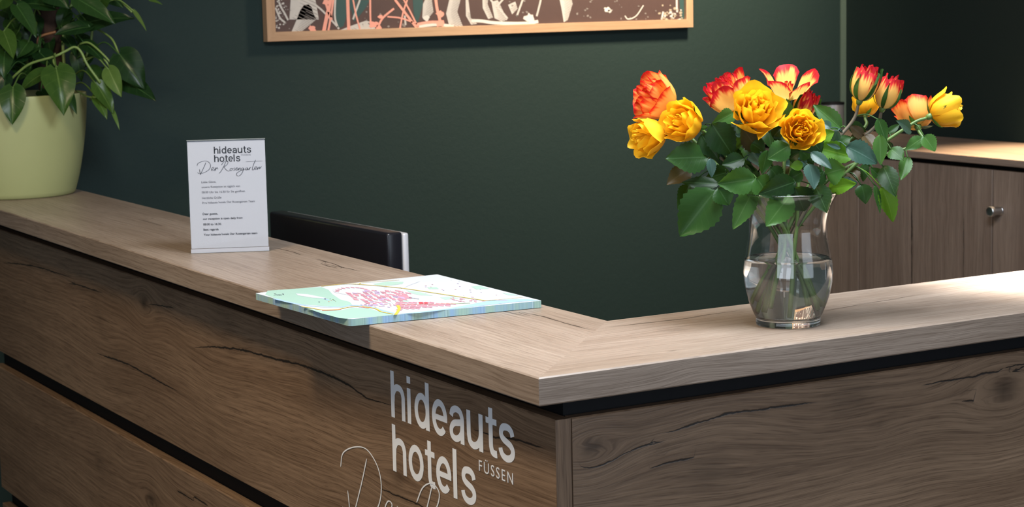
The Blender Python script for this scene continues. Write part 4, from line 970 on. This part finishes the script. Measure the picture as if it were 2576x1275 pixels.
rs = random.Random(77)
for li, (b_, t_, w_, sh, dz) in enumerate(LV):
    dep = VD + dz
    d2 = rs.uniform(-0.028, 0.012)
    B_ = at_depth(zpx(*b_), dep); T_ = at_depth(zpx(*t_), dep + d2)
    best = None
    for root, pts, ri in BUILT:
        for k, q in enumerate(pts):
            if q[2] < HT + 0.165 or k > len(pts)-4: continue
            dd = np.linalg.norm(q-B_) + 0.25*abs(q[2]-B_[2])
            if best is None or dd < best[0]: best = (dd, root, q)
    _, root, q = best
    nn = cdir(rs.uniform(-.35, .35), rs.uniform(0.0, .5), 1.0)
    ax_ = (T_-B_)/np.linalg.norm(T_-B_)
    pet = catmull([q, (q+B_)/2 + np.array([0, 0, 0.004]), B_ + ax_*0.002], 4)
    link('leaf', leaf_mesh('leaf', B_, T_, nn, 1.18*w_/2.602/PXM, rs.uniform(0.05, 0.35), rs.uniform(0.0, 0.30), 0.055, 'rose', pet, 0.0009), LM[sh], root, True)

# ------------------------------------------------------------------ potted vine
pcen = on_plane((42, 489), 2, HT); PDEP = (pcen-CAM)@_F; PPX = FPX/PDEP
Rb, Rt, PHt = 145/PPX, 184/PPX, 252/PPX
pot = tag(empty('flower_pot', tuple(pcen)), 'round pale green planter holding the leafy vine', 'planter')
prof = [(0, 0), (Rb*0.965, 0), (Rb, 0.004), (Rb+(Rt-Rb)*0.34, PHt*0.20), (Rb+(Rt-Rb)*0.66, PHt*0.45), (Rb+(Rt-Rb)*0.90, PHt*0.72), (Rt, PHt*0.93), (Rt, PHt), (Rt-0.006, PHt+0.001), (Rt-0.008, PHt-0.01), (Rt-0.012, PHt*0.80), (0, PHt*0.80)]
prof2 = [(0, 0), (Rb*0.965, 0)] + [(p[0], p[1]) for p in catmull([(r, z_, 0) for r, z_ in prof[2:8]], 5)] + prof[8:]
me = lathe_mesh('pot_body', prof2, 72); me.transform(Matrix.Translation(pcen)); link('pot_body', me, POT, pot, True)
vroot = pcen + np.array([0, 0, PHt*0.80 + 0.003])
vine = tag(empty('potted_vine', tuple(vroot)), 'trailing heart-leaved vine on a moss pole in the green planter', 'plant')
bm = bmesh.new(); bmesh.ops.create_circle(bm, cap_ends=True, segments=48, radius=Rt-0.016)
me = bpy.data.meshes.new('soil'); bm.to_mesh(me); bm.free(); me.transform(Matrix.Translation(vroot + np.array([0, 0, 0.0]))); 
bm = bmesh.new(); bm.from_mesh(me); g = bmesh.ops.extrude_face_region(bm, geom=bm.faces[:])
for v in [e for e in g['geom'] if isinstance(e, bmesh.types.BMVert)]: v.co.z += 0.012
bmesh.ops.recalc_face_normals(bm, faces=bm.faces); bm.to_mesh(me); bm.free()
link('soil', me, SOIL, vine)
def z2(x, y): return (x/2.452, y/2.452)
def vp(x, y, dz=0.0): return at_depth(z2(x, y), PDEP + dz)
# moss pole
pb = vp(305, 300, 0.04); pb[2] = vroot[2]+0.012; pvs_, pfs_ = [], []
rs = random.Random(3); n = 18; prng = np.random.default_rng(4)
for k in range(40):
    for a in range(n):
        r_ = 0.030 + 0.0035*prng.normal(); pvs_.append(pb + np.array([r_*math.cos(2*math.pi*a/n), r_*math.sin(2*math.pi*a/n), k*0.016]))
for k in range(39):
    for a in range(n): pfs_.append((k*n+a, k*n+(a+1) % n, (k+1)*n+(a+1) % n, (k+1)*n+a))
pfs_.append(tuple(39*n+a for a in range(n)))
link('moss_pole', mesh('moss_pole', pvs_, pfs_), MOSS, vine, True)
def vstem(pts, r, mat, dzs):
    P = [vp(x, y, d) for (x, y), d in zip(pts, dzs)]
    sv, sf = tube_geo(catmull(P, 7), r, 8); link('stem', mesh('stem', sv, sf), mat, vine, True)
vstem([(60, 500), (110, 450), (190, 392), (330, 350), (400, 318), (460, 290), (500, 320), (540, 400), (620, 512)], 0.0032, VINE, [-.10, -.11, -.12, -.13, -.13, -.13, -.13, -.13, -.12])
vstem([(440, 330), (480, 290), (510, 266), (560, 270), (650, 350), (718, 432)], 0.0027, VINE, [-.02, -.04, -.06, -.07, -.08, -.08])
vstem([(600, 180), (660, 215), (700, 255), (737, 342)], 0.0026, VINE, [0, -.04, -.06, -.07]); vstem([(470, 400), (560, 352), (640, 366), (682, 425)], 0.0024, VINE, [0, -.04, -.08, -.08])
vstem([(690, -60), (740, 0), (815, 76)], 0.0024, VINE, [0, -.03, -.05]); vstem([(238, 345), (232, 270), (250, 225), (345, 196)], 0.0034, VINE_R, [-.02, -.03, -.03, -.03]); vstem([(530, 350), (560, 260), (570, 170)], 0.0034, VINE, [0, 0, 0])
vstem([(400, 470), (390, 250), (430, 60), (520, -150)], 0.0042, VINE, [0.02, 0.02, 0.02, 0.02]); vstem([(180, 480), (150, 260), (120, 40), (150, -200)], 0.0042, VINE, [0, 0, 0, 0]); vstem([(340, 330), (330, 380), (355, 420)], 0.0026, VINE, [-.1, -.13, -.14]); vstem([(470, 560), (540, 595), (592, 600)], 0.0022, VINE, [-.05, -.1, -.12])
PV = [((345, 418), (398, 692), 205, 'M', -.190), ((80, 535), (76, 768), 160, 'M', -.215), ((290, 445), (108, 548), 120, 'M', -.17), ((736, 333), (893, 545), 200, 'D', -.08), ((750, 490), (958, 606), 150, 'D', -.06), ((668, 424), (748, 596), 112, 'L', -.10), ((590, 512), (705, 700), 120, 'M', -.12), ((590, 588), (662, 730), 75, 'M', -.11), ((692, 675), (738, 795), 26, 'L', -.10),
      ((500, 150), (822, 86), 170, 'D', -.05), ((560, 165), (328, 205), 105, 'D', -.07), ((470, -10), (712, 135), 140, 'D', -.08), ((340, 50), (90, 0), 130, 'D', -.06), ((100, 30), (228, 225), 130, 'D', -.09), ((20, 190), (85, 352), 120, 'M', -.10), ((30, 320), (20, 475), 120, 'D', -.11), ((40, 460), (10, 590), 100, 'D', -.12), ((240, 320), (340, 425), 130, 'D', -.06),
      ((470, 310), (500, 505), 95, 'D', -.02), ((190, 420), (90, 500), 90, 'D', -.05), ((826, 66), (905, 185), 34, 'L', -.05), ((925, 0), (1000, 22), 26, 'L', -.03), ((420, 560), (470, 700), 60, 'D', -.10), ((250, 560), (330, 640), 90, 'D', -.08), ((150, 330), (60, 400), 100, 'D', -.04), ((560, 420), (650, 520), 90, 'D', -.05), ((200, 130), (215, 185), 60, 'L', -.06),
      ((110, 200), (40, 300), 120, 'D', -.05), ((400, 230), (470, 330), 90, 'D', -.02), ((600, 20), (700, -90), 150, 'M', -.02), ((300, -60), (420, 40), 160, 'D', -.07), ((60, -40), (-60, 60), 170, 'M', -.08), ((180, -120), (80, -20), 170, 'D', -.08), ((420, -150), (560, -60), 170, 'M', -.05), ((-40, 260), (-120, 380), 160, 'D', -.08), ((-60, 80), (-160, 180), 170, 'M', -.05), ((-30, 480), (-120, 600), 150, 'D', -.10),
      ((300, -250), (220, -130), 170, 'D', -.05), ((500, -300), (620, -200), 170, 'M', 0), ((350, -420), (470, -320), 160, 'D', -.02), ((120, -330), (20, -230), 170, 'M', 0), ((640, -60), (760, 40), 130, 'D', .02), ((300, -560), (330, -430), 140, 'M', 0), ((160, -480), (60, -400), 150, 'D', .03), ((60, 120), (130, 260), 130, 'D', -.03), ((420, 60), (360, 190), 110, 'D', .0), ((560, 330), (500, 430), 80, 'D', .02)]
PM = {'D': POTH_D, 'M': POTH_M, 'L': POTH_L}
rs = random.Random(8)
for _ in range(22):
    bx, by = rs.uniform(-40, 520), rs.uniform(30, 430); an = rs.uniform(0.2, 2.9); ln = rs.uniform(100, 160)
    PV.append(((bx, by), (bx+ln*math.cos(an), by+ln*math.sin(an)), rs.uniform(80, 115), 'D', rs.uniform(-0.06, 0.08)))
rs = random.Random(21); pole_c = pb
for (b_, t_, w_, sh, dz) in PV:
    d2 = rs.uniform(-0.05, 0.01); B_ = vp(*b_, dz); T_ = vp(*t_, dz+d2)
    nn = cdir(rs.uniform(-.3, .4), rs.uniform(.35, .9), rs.uniform(.6, 1.0))
    back = B_ + (pole_c*np.array([1, 1, 0]) + np.array([0, 0, B_[2]+0.01]) - B_)*rs.uniform(0.35, 0.6) 
    back[2] = max(back[2]+0.01, vroot[2]+0.03)
    pet = catmull([back, (back+B_)/2+np.array([0, 0, 0.022]), B_+(T_-B_)*0.03], 5)
    link('leaf', leaf_mesh('leaf', B_, T_, nn, w_/2.452/PPX, rs.uniform(0.05, 0.3), rs.uniform(0.1, 0.4), 0.0, 'heart', pet, 0.0020), PM[sh], vine, True)
